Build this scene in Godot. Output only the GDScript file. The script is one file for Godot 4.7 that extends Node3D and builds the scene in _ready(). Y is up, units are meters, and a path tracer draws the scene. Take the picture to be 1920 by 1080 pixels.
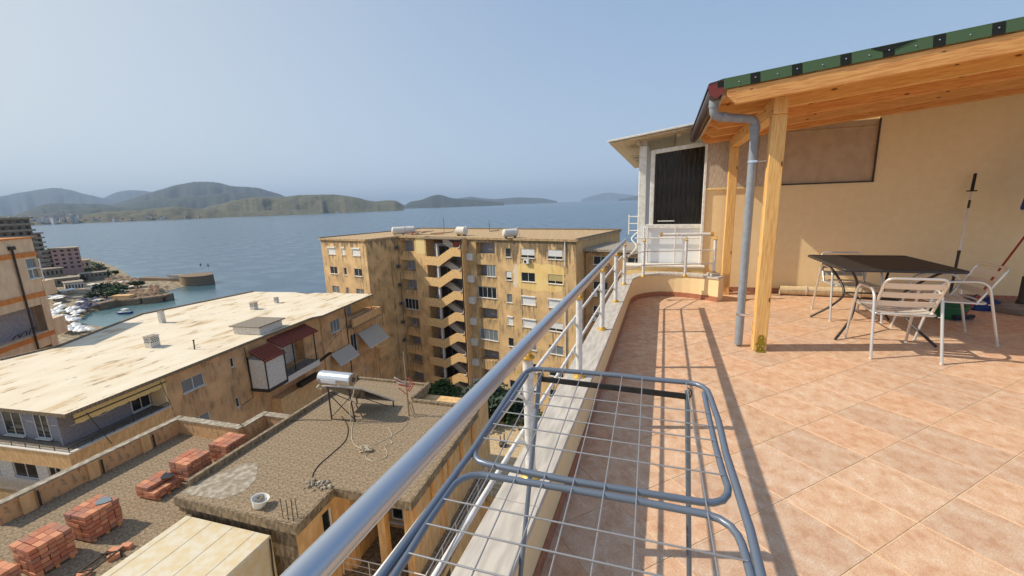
extends Node3D
# A roof terrace above a bay. Metres, y up, the terrace floor at y = 0, -z along the parapet.
const FOCAL := 789.2            # focal length in pixels of a 1920 x 1080 picture
const SEA := -41.0
const SKY_Z := Vector3(0.17, 0.37, 0.74)
const SKY_H := Vector3(0.37, 0.32, 0.12)
const SKY_G := Vector3(0.754, 0.608, 0.276)
var view: Basis
var eye := Vector3(0, 1.6, 0)
var M := {}
var taken := {}
var rng := RandomNumberGenerator.new()

# ---------------------------------------------------------------- pixels to directions
func ray(x: float, y: float) -> Vector3:
	return view * Vector3((x - 960.0) / FOCAL, -(y - 540.0) / FOCAL, -1.0)
func on_y(x: float, y: float, h: float) -> Vector3:
	var d := ray(x, y)
	return eye + d * ((h - eye.y) / d.y)
func on_z(x: float, y: float, z: float) -> Vector3:
	var d := ray(x, y)
	return eye + d * ((z - eye.z) / d.z)
func far_at(x: float, y: float, dist: float) -> Vector3:
	var d := ray(x, y)
	return eye + d * (dist / Vector2(d.x, d.z).length())

# ---------------------------------------------------------------- mesh builder
class MB:
	var st := SurfaceTool.new()
	func _init():
		st.begin(Mesh.PRIMITIVE_TRIANGLES)
	static func area(p: PackedVector2Array) -> float:
		var s := 0.0
		for i in p.size():
			s += p[i].cross(p[(i + 1) % p.size()])
		return s
	func v(p: Vector3, n: Vector3, uv: Vector2):
		st.set_normal(n); st.set_uv(uv); st.add_vertex(p)
	func tri(a: Vector3, b: Vector3, c: Vector3, ua := Vector2.ZERO, ub := Vector2.ZERO, uc := Vector2.ZERO):
		var n := (b - a).cross(c - a).normalized()
		v(a, n, ua); v(c, n, uc); v(b, n, ub)
	func quad(a: Vector3, b: Vector3, c: Vector3, d: Vector3, ua := Vector2.ZERO, ub := Vector2.ZERO, uc := Vector2.ZERO, ud := Vector2.ZERO):
		var n := (c - a).cross(d - b).normalized()
		v(a, n, ua); v(c, n, uc); v(b, n, ub)
		v(a, n, ua); v(d, n, ud); v(c, n, uc)
	# a box with chamfered edges; uv in metres, u along the longer side of each face
	func box(c: Vector3, s: Vector3, bs := Basis.IDENTITY, ch := 0.0, uo := Vector2.ZERO):
		var h := s * 0.5
		var k: float = min(ch, min(h.x, min(h.y, h.z)) * 0.9)
		for ax in 3:
			var a1 := (ax + 1) % 3
			var a2 := (ax + 2) % 3
			for sg in [-1.0, 1.0]:
				var p: Array = []
				var w: Array = []
				for q in [[-1, -1], [1, -1], [1, 1], [-1, 1]]:
					var t := Vector3.ZERO
					t[ax] = h[ax] * sg
					t[a1] = (h[a1] - k) * q[0]
					t[a2] = (h[a2] - k) * q[1]
					p.append(c + bs * t)
					w.append((Vector2(t[a1], t[a2]) if s[a1] >= s[a2] else Vector2(t[a2], t[a1])) + uo + Vector2(0.37 * ax, 0.61 * ax))
				if sg > 0: quad(p[0], p[1], p[2], p[3], w[0], w[1], w[2], w[3])
				else: quad(p[3], p[2], p[1], p[0], w[3], w[2], w[1], w[0])
		if k > 0.0:
			for ax in 3:
				var a1 := (ax + 1) % 3
				var a2 := (ax + 2) % 3
				for s1 in [-1.0, 1.0]:
					for s2 in [-1.0, 1.0]:
						var p: Array = []
						for e in [[-1, 0], [1, 0], [1, 1], [-1, 1]]:
							var t := Vector3.ZERO
							t[ax] = (h[ax] - k) * e[0]
							t[a1] = (h[a1] - (k if e[1] else 0.0)) * s1
							t[a2] = (h[a2] - (0.0 if e[1] else k)) * s2
							p.append(c + bs * t)
						var u0 := Vector2(0, 0) + uo
						var u1 := Vector2(s[ax], 0.01) + uo
						if s1 * s2 > 0: quad(p[0], p[1], p[2], p[3], u0, u1, u1, u0)
						else: quad(p[3], p[2], p[1], p[0], u0, u1, u1, u0)
			for sx in [-1.0, 1.0]:
				for sy in [-1.0, 1.0]:
					for sz in [-1.0, 1.0]:
						var a := c + bs * Vector3(h.x * sx, (h.y - k) * sy, (h.z - k) * sz)
						var b := c + bs * Vector3((h.x - k) * sx, h.y * sy, (h.z - k) * sz)
						var d := c + bs * Vector3((h.x - k) * sx, (h.y - k) * sy, h.z * sz)
						if sx * sy * sz > 0: tri(a, b, d, uo, uo, uo)
						else: tri(a, d, b, uo, uo, uo)
	func bar(a: Vector3, b: Vector3, w: float, h: float, ch := 0.0, up := Vector3.UP):
		var z := (b - a).normalized()
		if absf(z.dot(up)) > 0.98: up = Vector3.RIGHT
		var x := up.cross(z).normalized()
		var y := z.cross(x)
		box((a + b) * 0.5, Vector3(w, h, (b - a).length()), Basis(x, y, z), ch, Vector2(a.x * 0.7 + a.z * 1.3, a.y))
	func tube(pts: Array, r: float, seg := 8, caps := true, r2 := -1.0):
		var n := pts.size()
		if r2 < 0.0: r2 = r
		var t0: Vector3 = (pts[1] - pts[0]).normalized()
		var nx := t0.cross(Vector3.UP if absf(t0.y) < 0.9 else Vector3.RIGHT).normalized()
		var rings: Array = []
		var len := 0.0
		for i in n:
			var t: Vector3
			if i == 0: t = t0
			elif i == n - 1: t = (pts[i] - pts[i - 1]).normalized()
			else: t = ((pts[i] - pts[i - 1]).normalized() + (pts[i + 1] - pts[i]).normalized()).normalized()
			nx = (nx - t * nx.dot(t)).normalized()
			var ny := t.cross(nx)
			if i > 0: len += (pts[i] - pts[i - 1]).length()
			var ring: Array = []
			var rr: float = lerp(r, r2, float(i) / (n - 1))
			for k in seg + 1:
				var a := TAU * k / seg
				var d := nx * cos(a) + ny * sin(a)
				ring.append([pts[i] + d * rr, d, Vector2(len, rr * a)])
			rings.append(ring)
		for i in n - 1:
			for k in seg:
				var a = rings[i][k]; var b = rings[i][k + 1]; var c = rings[i + 1][k + 1]; var d = rings[i + 1][k]
				v(a[0], a[1], a[2]); v(c[0], c[1], c[2]); v(b[0], b[1], b[2])
				v(a[0], a[1], a[2]); v(d[0], d[1], d[2]); v(c[0], c[1], c[2])
		if caps:
			for k in seg:
				tri(pts[0], rings[0][k + 1][0], rings[0][k][0])
				tri(pts[n - 1], rings[n - 1][k][0], rings[n - 1][k + 1][0])
	func rod(a: Vector3, b: Vector3, r: float, seg := 8, r2 := -1.0):
		tube([a, b], r, seg, true, r2)
	# a flat polygon (x, z) raised between two heights; uv in metres
	func prism(poly: PackedVector2Array, y0: float, y1: float, top := true, bottom := true, side := true):
		var p := poly
		if area(p) > 0.0: p.reverse()
		var ids := Geometry2D.triangulate_polygon(p)
		for i in range(0, ids.size(), 3):
			var a := p[ids[i]]; var b := p[ids[i + 1]]; var c := p[ids[i + 2]]
			if (b - a).cross(c - a) > 0.0:
				var q := b; b = c; c = q
			if top: tri(Vector3(a.x, y1, a.y), Vector3(b.x, y1, b.y), Vector3(c.x, y1, c.y), a, b, c)
			if bottom: tri(Vector3(a.x, y0, a.y), Vector3(c.x, y0, c.y), Vector3(b.x, y0, b.y), a, c, b)
		if side:
			var l := 0.0
			for i in p.size():
				var a := p[i]; var b := p[(i + 1) % p.size()]
				var w := (b - a).length()
				quad(Vector3(a.x, y0, a.y), Vector3(b.x, y0, b.y), Vector3(b.x, y1, b.y), Vector3(a.x, y1, a.y), Vector2(l, -y0), Vector2(l + w, -y0), Vector2(l + w, -y1), Vector2(l, -y1))
				l += w
	# a polygon in the plane z = z0 pushed to z1 (x, y)
	func plate(poly: PackedVector2Array, z0: float, z1: float, t := Transform3D.IDENTITY):
		var p := poly
		if area(p) < 0.0: p.reverse()
		var ids := Geometry2D.triangulate_polygon(p)
		for i in range(0, ids.size(), 3):
			var a := p[ids[i]]; var b := p[ids[i + 1]]; var c := p[ids[i + 2]]
			if (b - a).cross(c - a) < 0.0:
				var q := b; b = c; c = q
			tri(t * Vector3(a.x, a.y, z1), t * Vector3(b.x, b.y, z1), t * Vector3(c.x, c.y, z1), a, b, c)
			tri(t * Vector3(a.x, a.y, z0), t * Vector3(c.x, c.y, z0), t * Vector3(b.x, b.y, z0), a, c, b)
		for i in p.size():
			var a := p[i]; var b := p[(i + 1) % p.size()]
			quad(t * Vector3(a.x, a.y, z0), t * Vector3(b.x, b.y, z0), t * Vector3(b.x, b.y, z1), t * Vector3(a.x, a.y, z1), a, b, b + Vector2(0, 0.1), a + Vector2(0, 0.1))
	# profile of (radius, height) spun about an axis
	func lathe(prof: Array, seg := 16, t := Transform3D.IDENTITY):
		for i in prof.size() - 1:
			var a: Vector2 = prof[i]; var b: Vector2 = prof[i + 1]
			var d := (b - a).normalized()
			var n2 := Vector2(d.y, -d.x)
			for k in seg:
				var q: Array = []
				for e in [[a, k], [b, k], [b, k + 1], [a, k + 1]]:
					var an: float = TAU * e[1] / seg
					q.append([t * Vector3(e[0].x * cos(an), e[0].y, e[0].x * sin(an)), (t.basis * Vector3(n2.x * cos(an), n2.y, n2.x * sin(an))).normalized(), Vector2(an * 0.3, e[0].y)])
				for w in [0, 2, 1, 0, 3, 2]:
					v(q[w][0], q[w][1], q[w][2])
	# a wall in the plane z = zf (seen from +z) with rectangular holes [x0, x1, y0, y1] and reveals
	func wall(x0: float, x1: float, y0: float, y1: float, zf: float, holes: Array, deep := 0.2, t := Transform3D.IDENTITY):
		var xs := [x0, x1]
		var ys := [y0, y1]
		for h in holes:
			for e in [h[0], h[1]]:
				if e > x0 and e < x1 and not e in xs: xs.append(e)
			for e in [h[2], h[3]]:
				if e > y0 and e < y1 and not e in ys: ys.append(e)
		xs.sort(); ys.sort()
		for i in xs.size() - 1:
			for j in ys.size() - 1:
				var cx: float = (xs[i] + xs[i + 1]) * 0.5
				var cy: float = (ys[j] + ys[j + 1]) * 0.5
				var open := false
				for h in holes:
					if cx > h[0] and cx < h[1] and cy > h[2] and cy < h[3]:
						open = true; break
				if open: continue
				var a: float = xs[i]; var b: float = xs[i + 1]; var c: float = ys[j]; var d: float = ys[j + 1]
				quad(t * Vector3(a, c, zf), t * Vector3(b, c, zf), t * Vector3(b, d, zf), t * Vector3(a, d, zf), Vector2(a, -c), Vector2(b, -c), Vector2(b, -d), Vector2(a, -d))
		for h in holes:
			var a: float = max(h[0], x0); var b: float = min(h[1], x1); var c: float = max(h[2], y0); var d: float = min(h[3], y1)
			var z2 := zf - deep
			quad(t * Vector3(a, c, zf), t * Vector3(a, d, zf), t * Vector3(a, d, z2), t * Vector3(a, c, z2), Vector2(a, -c), Vector2(a, -d), Vector2(a + deep, -d), Vector2(a + deep, -c))
			quad(t * Vector3(b, d, zf), t * Vector3(b, c, zf), t * Vector3(b, c, z2), t * Vector3(b, d, z2), Vector2(b, -d), Vector2(b, -c), Vector2(b - deep, -c), Vector2(b - deep, -d))
			quad(t * Vector3(a, d, zf), t * Vector3(b, d, zf), t * Vector3(b, d, z2), t * Vector3(a, d, z2), Vector2(a, -d), Vector2(b, -d), Vector2(b, -d), Vector2(a, -d))
			quad(t * Vector3(b, c, zf), t * Vector3(a, c, zf), t * Vector3(a, c, z2), t * Vector3(b, c, z2), Vector2(b, -c), Vector2(a, -c), Vector2(a, -c), Vector2(b, -c))
	func mesh() -> ArrayMesh:
		st.index()
		return st.commit()

func arc(a: Vector3, corner: Vector3, b: Vector3, n := 6) -> Array:
	var out: Array = []
	for i in n + 1:
		var t := float(i) / n
		out.append(a.lerp(corner, t).lerp(corner.lerp(b, t), t))
	return out
# a path with rounded corners of the given reach
func rounded(pts: Array, reach: float, n := 6) -> Array:
	var out: Array = [pts[0]]
	for i in range(1, pts.size() - 1):
		var p: Vector3 = pts[i]
		var a: Vector3 = p + (pts[i - 1] - p).limit_length(reach)
		var b: Vector3 = p + (pts[i + 1] - p).limit_length(reach)
		out.append_array(arc(a, p, b, n))
	out.append(pts[-1])
	return out
func spline(pts: Array, n := 6) -> Array:
	var out: Array = []
	for i in pts.size() - 1:
		var p0: Vector3 = pts[max(i - 1, 0)]
		var p3: Vector3 = pts[min(i + 2, pts.size() - 1)]
		for k in n:
			out.append(pts[i].cubic_interpolate(pts[i + 1], p0, p3, float(k) / n))
	out.append(pts[-1])
	return out

# ---------------------------------------------------------------- nodes
func numbered(called: String) -> String:
	var k: int = taken.get(called, 0)
	taken[called] = k + 1
	return called if k == 0 else "%s_%03d" % [called, k]
func tag(o: Node, label: String, category: String, group := "", kind := ""):
	if label: o.set_meta("label", label)
	if category: o.set_meta("category", category)
	if group: o.set_meta("group", group)
	if kind: o.set_meta("kind", kind)
func thing(called: String, label: String, category: String, at := Vector3.ZERO, turn := 0.0, group := "") -> Node3D:
	var o := Node3D.new()
	o.name = numbered(called)
	add_child(o)
	o.position = at
	o.rotation.y = turn
	tag(o, label, category, group)
	return o
func piece(parent: Node, called: String, mesh: Mesh, m: Material, at := Vector3.ZERO) -> MeshInstance3D:
	var o := MeshInstance3D.new()
	o.name = called
	o.mesh = mesh
	o.material_override = m
	o.position = at
	parent.add_child(o, true)
	return o
func part(parent: Node, called: String, mb: MB, m: Material, at := Vector3.ZERO) -> MeshInstance3D:
	return piece(parent, called, mb.mesh(), m, at)
func solid(called: String, mb: MB, m: Material, label: String, category: String, group := "") -> MeshInstance3D:
	var o := piece(self, numbered(called), mb.mesh(), m)
	tag(o, label, category, group)
	return o
func structure(called: String, mb: MB, m: Material) -> MeshInstance3D:
	var o := piece(self, numbered(called), mb.mesh(), m)
	o.set_meta("kind", "structure")
	return o
func copy(o: Node3D, called: String, at: Vector3, turn: float, label := "", group := "") -> Node3D:
	var r: Node3D = o.duplicate()
	r.name = numbered(called)
	add_child(r)
	r.position = at
	r.rotation.y = turn
	if label: r.set_meta("label", label)
	if group: r.set_meta("group", group)
	return r

# ---------------------------------------------------------------- materials
func noise(kind: int, freq: float, oct := 4, seed := 1) -> FastNoiseLite:
	var n := FastNoiseLite.new()
	n.noise_type = kind
	n.frequency = freq
	n.fractal_octaves = oct
	n.seed = seed
	return n
func ramp(stops: Array) -> Gradient:
	var g := Gradient.new()
	var o := PackedFloat32Array(); var c := PackedColorArray()
	for s in stops:
		o.append(s[0]); c.append(s[1])
	g.offsets = o; g.colors = c
	return g
func ntex(n: FastNoiseLite, stops: Array, size := 512, normal := false, bump := 4.0) -> NoiseTexture2D:
	var t := NoiseTexture2D.new()
	t.width = size; t.height = size
	t.seamless = true
	t.noise = n
	if normal:
		t.as_normal_map = true; t.bump_strength = bump
	else: t.color_ramp = ramp(stops)
	return t
func flat(c: Color, rough := 0.6, metal := 0.0) -> StandardMaterial3D:
	var m := StandardMaterial3D.new()
	m.albedo_color = c; m.roughness = rough; m.metallic = metal
	return m
# a mottled material: colour between a and b by noise, laid on in metres from three sides
func mottled(a: Color, b: Color, rough: float, per_metre: Vector3, bump := 0.0, seed := 1, freq := 0.012, mid := 0.5, spread := 0.22, uvs := false) -> StandardMaterial3D:
	var m := StandardMaterial3D.new()
	m.albedo_texture = ntex(noise(FastNoiseLite.TYPE_SIMPLEX_SMOOTH, freq, 5, seed), [[mid - spread, a], [mid + spread, b]])
	m.roughness = rough
	if bump > 0.0:
		m.normal_enabled = true
		if shared_bump == null: shared_bump = ntex(noise(FastNoiseLite.TYPE_SIMPLEX_SMOOTH, 0.06, 4, 7), [], 512, true, 4.0)
		m.normal_texture = shared_bump
		m.normal_scale = bump * 0.3
	if not uvs: m.uv1_triplanar = true
	m.uv1_scale = per_metre
	return m
var shared_bump: NoiseTexture2D
func c8(r: int, g: int, b: int) -> Color:
	return Color8(r, g, b)

func _ready():
	rng.seed = 20
	# ---- camera
	view = Basis.from_euler(Vector3(-0.19875, 0.35009, -0.03234), EULER_ORDER_YXZ)
	var cam := Camera3D.new()
	cam.name = "camera"
	cam.transform = Transform3D(view, eye)
	cam.fov = rad_to_deg(2.0 * atan(540.0 / FOCAL))
	cam.near = 0.05
	cam.far = 120000.0
	add_child(cam)
	cam.current = true
	# ---- sky and exposure
	var env := Environment.new()
	env.background_mode = Environment.BG_SKY
	var sm := PanoramaSkyMaterial.new()
	sm.panorama = ImageTexture.create_from_image(hazy_sky(Vector3(-1.064, 1.0, 0.293).normalized()))
	var sky := Sky.new()
	sky.sky_material = sm
	env.sky = sky
	env.tonemap_mode = Environment.TONE_MAPPER_LINEAR
	env.tonemap_exposure = 0.96
	env.sdfgi_enabled = true
	env.ssao_enabled = true
	env.ssil_enabled = true
	env.fog_enabled = true
	env.fog_density = 0.000045
	env.fog_light_color = c8(194, 218, 248)
	var we := WorldEnvironment.new()
	we.name = "environment"
	we.environment = env
	add_child(we)
	# ---- sun: high on the left, a little behind the camera
	var sun := DirectionalLight3D.new()
	sun.name = "sun"
	sun.light_energy = 1.55
	sun.light_color = c8(255, 243, 222)
	sun.light_angular_distance = 0.5
	sun.shadow_enabled = true
	add_child(sun)
	sun.look_at_from_position(Vector3.ZERO, Vector3(1.064, -1.0, -0.293), Vector3.UP)

	make_materials()
	build_sea()
	build_terrain()
	build_hills()
	build_terrace()
	build_house()
	build_pergola()
	build_conservatory()
	build_railing()
	build_airer()
	build_furniture()
	build_wall_clutter()
	build_roofs()
	build_brick_stacks()
	build_solar()
	build_roof_clutter()
	build_courtyard()
	build_white_block()
	build_stair_block()
	build_left_block()
	build_promontory()
	build_far_town()

# clear summer sky: blue overhead, pale haze low down and towards the sun
func hazy_sky(sun: Vector3) -> Image:
	var w := 512
	var h := 256
	var img := Image.create(w, h, false, Image.FORMAT_RGBF)
	for j in h:
		var th := PI * (j + 0.5) / h
		for i in w:
			var ph := TAU * (i + 0.5) / w
			var d := Vector3(sin(ph) * sin(th), cos(th), -cos(ph) * sin(th))
			var y: float = max(d.y, 0.0)
			var low := (1.0 - y) * (1.0 - y)
			var glow := exp(2.5 * (d.dot(sun) - 1.0))
			var c := (SKY_Z + SKY_H * low + SKY_G * glow) * (1.0 - 0.35 * y)
			img.set_pixel(i, j, Color(c.x, c.y, c.z))
	return img
func make_materials():
	M.stucco = mottled(c8(240, 213, 164), c8(243, 217, 170), 0.9, Vector3(0.9, 0.9, 0.9), 0.6, 3)
	M.stucco_cream = mottled(c8(240, 218, 160), c8(232, 206, 146), 0.9, Vector3(0.9, 0.9, 0.9), 0.6, 4)
	M.grout = mottled(c8(230, 204, 168), c8(214, 184, 146), 0.9, Vector3(2, 2, 2), 0.0, 5)
	M.skirting = mottled(c8(160, 104, 78), c8(178, 120, 92), 0.5, Vector3(2, 2, 2), 0.0, 6)
	M.marble = mottled(c8(204, 196, 185), c8(176, 168, 158), 0.45, Vector3(2.2, 2.2, 0.35), 0.0, 8, 0.02, 0.55, 0.3)
	M.steel = flat(c8(196, 200, 206), 0.32, 0.8)
	M.white_tube = mottled(c8(226, 226, 226), c8(206, 200, 192), 0.45, Vector3(3, 3, 3), 0.0, 9)
	M.gold = flat(c8(222, 176, 84), 0.35, 0.6)
	M.rust_pipe = mottled(c8(160, 122, 96), c8(186, 176, 166), 0.5, Vector3(4, 4, 4), 0.0, 10)
	M.airer = flat(c8(112, 122, 136), 0.38, 0.35)
	M.wire = flat(c8(172, 170, 170), 0.35, 0.6)
	M.black_tape = flat(c8(28, 28, 30), 0.6)
	M.black = flat(c8(22, 20, 20), 0.5)
	M.alu = flat(c8(222, 218, 212), 0.34, 0.6)
	M.slat = flat(c8(224, 216, 204), 0.42, 0.25)
	M.table = mottled(c8(44, 42, 42), c8(58, 55, 53), 0.45, Vector3(6, 6, 6), 0.5, 11)
	M.table_frame = flat(c8(66, 64, 64), 0.45, 0.3)
	M.pvc = mottled(c8(132, 140, 150), c8(146, 152, 160), 0.55, Vector3(2, 2, 2), 0.0, 12)
	M.gutter = flat(c8(74, 54, 50), 0.4, 0.2)
	M.gutter_red = flat(c8(126, 52, 46), 0.5)
	M.shingle = mottled(c8(62, 88, 62), c8(96, 124, 92), 0.95, Vector3(14, 14, 14), 1.5, 13, 0.03)
	M.felt = mottled(c8(20, 26, 26), c8(34, 40, 38), 0.95, Vector3(14, 14, 14), 1.0, 14, 0.03)
	M.wood = wood_mat(c8(236, 192, 122), c8(214, 158, 88), 15)
	M.wood2 = wood_mat(c8(232, 174, 104), c8(204, 136, 74), 16)
	M.wood3 = wood_mat(c8(226, 180, 116), c8(208, 148, 84), 57)
	M.panel_grey = mottled(c8(196, 172, 142), c8(186, 162, 132), 0.8, Vector3(0.7, 0.7, 0.7), 0.2, 17)
	M.panel_pale = mottled(c8(206, 192, 174), c8(176, 158, 138), 0.8, Vector3(7, 0.7, 7), 0.4, 18, 0.02)
	M.bracket = flat(c8(150, 132, 40), 0.45, 0.5)
	M.white_pvc = mottled(c8(236, 236, 232), c8(222, 218, 208), 0.5, Vector3(1.5, 1.5, 1.5), 0.0, 19)
	M.white_panel = flat(c8(232, 236, 240), 0.45)
	M.dark_glass = flat(c8(36, 36, 34), 0.08)
	M.dark_glass.metallic_specular = 0.6
	M.curtain = mottled(c8(140, 130, 112), c8(96, 88, 76), 0.9, Vector3(5, 0.4, 5), 0.0, 20)
	M.wood_white = mottled(c8(216, 204, 182), c8(176, 156, 126), 0.8, Vector3(0.8, 6, 6), 0.3, 21, 0.02)
	M.roll = mottled(c8(216, 196, 158), c8(198, 176, 138), 0.9, Vector3(2, 2, 2), 0.3, 22)
	M.red_stick = flat(c8(156, 44, 34), 0.5)
	M.blue = mottled(c8(26, 56, 120), c8(18, 40, 92), 0.6, Vector3(4, 4, 4), 1.0, 23)
	M.green_plastic = flat(c8(44, 108, 74), 0.45)
	M.concrete = mottled(c8(150, 140, 126), c8(120, 110, 98), 0.95, Vector3(0.8, 0.8, 0.8), 1.0, 24)
	M.concrete_pale = mottled(c8(178, 168, 152), c8(140, 128, 110), 0.95, Vector3(0.5, 0.5, 0.5), 1.0, 25)
	M.gravel_roof = gravel_mat(c8(166, 146, 120), c8(142, 123, 98), 26)
	M.gravel_pale = gravel_mat(c8(218, 196, 158), c8(196, 170, 132), 27)
	M.rock = mottled(c8(150, 126, 100), c8(110, 92, 74), 0.95, Vector3(0.2, 0.2, 0.2), 2.0, 28)
	M.brick_a = mottled(c8(190, 132, 102), c8(168, 106, 80), 0.9, Vector3(3, 3, 3), 0.5, 29)
	M.brick_b = flat(c8(204, 140, 106), 0.9)
	M.brick_c = flat(c8(176, 108, 82), 0.9)
	M.brick_d = flat(c8(160, 112, 94), 0.9)
	M.cover_beige = mottled(c8(212, 203, 182), c8(208, 190, 154), 0.7, Vector3(0.35, 0.35, 0.35), 0.2, 30)
	M.old_wall = mottled(c8(226, 184, 130), c8(206, 164, 112), 0.95, Vector3(0.5, 0.18, 0.5), 0.6, 32)
	M.old_conc = mottled(c8(150, 132, 106), c8(104, 90, 72), 0.95, Vector3(0.9, 0.35, 0.9), 1.0, 33)
	M.chrome = flat(c8(226, 228, 232), 0.22, 0.85)
	M.collector = flat(c8(26, 26, 30), 0.25)
	M.iron = flat(c8(70, 62, 56), 0.6, 0.4)
	M.cable_dark = flat(c8(40, 34, 30), 0.7)
	M.cable_pale = flat(c8(196, 184, 160), 0.7)
	M.mast = mottled(c8(176, 156, 128), c8(140, 112, 86), 0.6, Vector3(3, 3, 3), 0.0, 34)
	M.red_plastic = flat(c8(190, 84, 56), 0.6)
	M.window_white = flat(c8(226, 226, 222), 0.5)
	M.shutter = flat(c8(232, 232, 230), 0.5)
	M.shutter_beige = flat(c8(196, 176, 120), 0.6)
	M.glass = flat(c8(40, 46, 50), 0.06)
	M.glass_pale = flat(c8(120, 128, 132), 0.1)
	M.interior = flat(c8(46, 40, 36), 0.9)
	M.grey_wall = mottled(c8(150, 150, 156), c8(138, 138, 146), 0.9, Vector3(0.5, 0.5, 0.5), 0.3, 35)
	M.awning = mottled(c8(226, 196, 130), c8(214, 180, 112), 0.9, Vector3(1, 1, 1), 0.3, 36)
	M.awning_grey = flat(c8(184, 178, 166), 0.9)
	M.roof_tile = mottled(c8(132, 66, 52), c8(156, 86, 66), 0.9, Vector3(1.2, 1.2, 1.2), 0.5, 37)
	M.white_paint = mottled(c8(224, 218, 208), c8(206, 198, 186), 0.85, Vector3(0.6, 0.6, 0.6), 0.3, 38)
	M.foliage = leaf_mat(c8(56, 84, 40))
	M.foliage_dark = leaf_mat(c8(38, 58, 36))
	M.bark = mottled(c8(92, 76, 60), c8(70, 58, 46), 0.95, Vector3(3, 1, 3), 1.0, 39)
	M.orange_band = mottled(c8(204, 134, 70), c8(192, 120, 60), 0.9, Vector3(0.4, 0.4, 0.4), 0.3, 40)
	M.left_wall = mottled(c8(218, 194, 162), c8(206, 180, 148), 0.95, Vector3(0.3, 0.12, 0.3), 0.4, 41)

func leaf_mat(c: Color) -> StandardMaterial3D:
	var m := flat(c, 0.7)
	m.backlight_enabled = true
	m.backlight = c.darkened(0.4)
	return m
func wood_mat(a: Color, b: Color, seed: int) -> StandardMaterial3D:
	# planed softwood: fine grain along u, a few knots
	var w := 512
	var h := 256
	var g1 := noise(FastNoiseLite.TYPE_SIMPLEX_SMOOTH, 1.0, 4, seed)
	var img := Image.create(w, h, false, Image.FORMAT_RGB8)
	var r := RandomNumberGenerator.new()
	r.seed = seed
	var knots: Array = []
	for i in 7:
		knots.append([r.randf() * w, r.randf() * h, r.randf_range(3.5, 7.5)])
	for y in h:
		for x in w:
			var px := float(x); var py := float(y)
			var dark := 0.0
			var bend := 0.0
			for k in knots:
				var dx: float = absf(px - k[0]); dx = min(dx, w - dx)
				var dy: float = py - k[1]
				if dy > h * 0.5: dy -= h
				elif dy < -h * 0.5: dy += h
				var q: float = dx * dx / (k[2] * k[2] * 3.0) + dy * dy / (k[2] * k[2])
				dark = max(dark, clampf(1.3 - q, 0.0, 1.0))
				bend += signf(dy) * 9.0 * exp(-q * 0.18)
			var a1 := TAU * px / w
			var yy := py - bend
			var t := 0.5 + 0.5 * g1.get_noise_3d(cos(a1) * 0.7, sin(a1) * 0.7, yy * 0.085)
			t = clampf(t + 0.28 * g1.get_noise_3d(cos(a1) * 1.6 + 9.0, sin(a1) * 1.6, yy * 0.4), 0.0, 1.0)
			var c := a.lerp(b, smoothstep(0.25, 0.8, t))
			c = c.lerp(Color8(92, 48, 22), dark * 0.85)
			img.set_pixel(x, y, c)
	var m := StandardMaterial3D.new()
	m.albedo_texture = ImageTexture.create_from_image(img)
	m.roughness = 0.6
	m.uv1_scale = Vector3(0.75, 2.6, 1)
	return m
func gravel_mat(a: Color, b: Color, seed: int) -> StandardMaterial3D:
	var m := StandardMaterial3D.new()
	var n := noise(FastNoiseLite.TYPE_CELLULAR, 0.045, 3, seed)
	n.cellular_return_type = FastNoiseLite.RETURN_CELL_VALUE
	m.albedo_texture = ntex(n, [[0.1, b.darkened(0.16)], [0.4, b], [0.7, a], [0.97, a.lightened(0.14)]])
	m.normal_enabled = true
	m.normal_texture = ntex(noise(FastNoiseLite.TYPE_CELLULAR, 0.05, 3, seed), [], 512, true, 1.5)
	m.roughness = 0.97
	m.uv1_triplanar = true
	m.uv1_scale = Vector3(1.9, 1.9, 1.9)
	m.detail_enabled = true
	m.detail_albedo = ntex(noise(FastNoiseLite.TYPE_SIMPLEX_SMOOTH, 0.008, 4, seed + 3), [[0.3, Color(0.84, 0.83, 0.81)], [0.65, Color(1.0, 1.0, 1.0)]])
	m.detail_blend_mode = BaseMaterial3D.BLEND_MODE_MUL
	m.detail_uv_layer = BaseMaterial3D.DETAIL_UV_1
	return m

# ---------------------------------------------------------------- sea, land and hills
var coast := PackedVector2Array()
func make_coast():
	for p in [[215, 613], [166, 609], [150, 601], [168, 588], [196, 579], [214, 575], [262, 573], [306, 567], [316, 562], [303, 556], [318, 546], [343, 537], [362, 535], [397, 533], [401, 521], [346, 519], [318, 522], [268, 527], [248, 519], [228, 506], [212, 498], [196, 490], [176, 485], [152, 482]]:
		var q := on_y(p[0], p[1], SEA)
		coast.append(Vector2(q.x, q.z))
	for p in [[-760, -300], [-1500, -250], [-1500, 300], [300, 300], [300, -150], [60, -128], [-70, -128], [-140, -112]]:
		coast.append(Vector2(p[0], p[1]))
func shore_dist(p: Vector2) -> float:
	var d := 1e9
	for i in coast.size():
		var q := Geometry2D.get_closest_point_to_segment(p, coast[i], coast[(i + 1) % coast.size()])
		d = min(d, q.distance_to(p))
	return d if Geometry2D.is_point_in_polygon(p, coast) else -d
func land_height(p: Vector2) -> float:
	var s := shore_dist(p)
	if s < 0.0: return SEA + max(s * 0.25, -6.0)
	var pier: float = 1.0 - smoothstep(-300.0, -200.0, p.x)
	var rise: float = min(s * 0.12, 1.6) + lerp(min(max(s - 16.0, 0.0) * 0.10, 9.0), min(max(s - 25.0, 0.0) * 0.06, 2.6), pier)
	return SEA + rise
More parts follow.
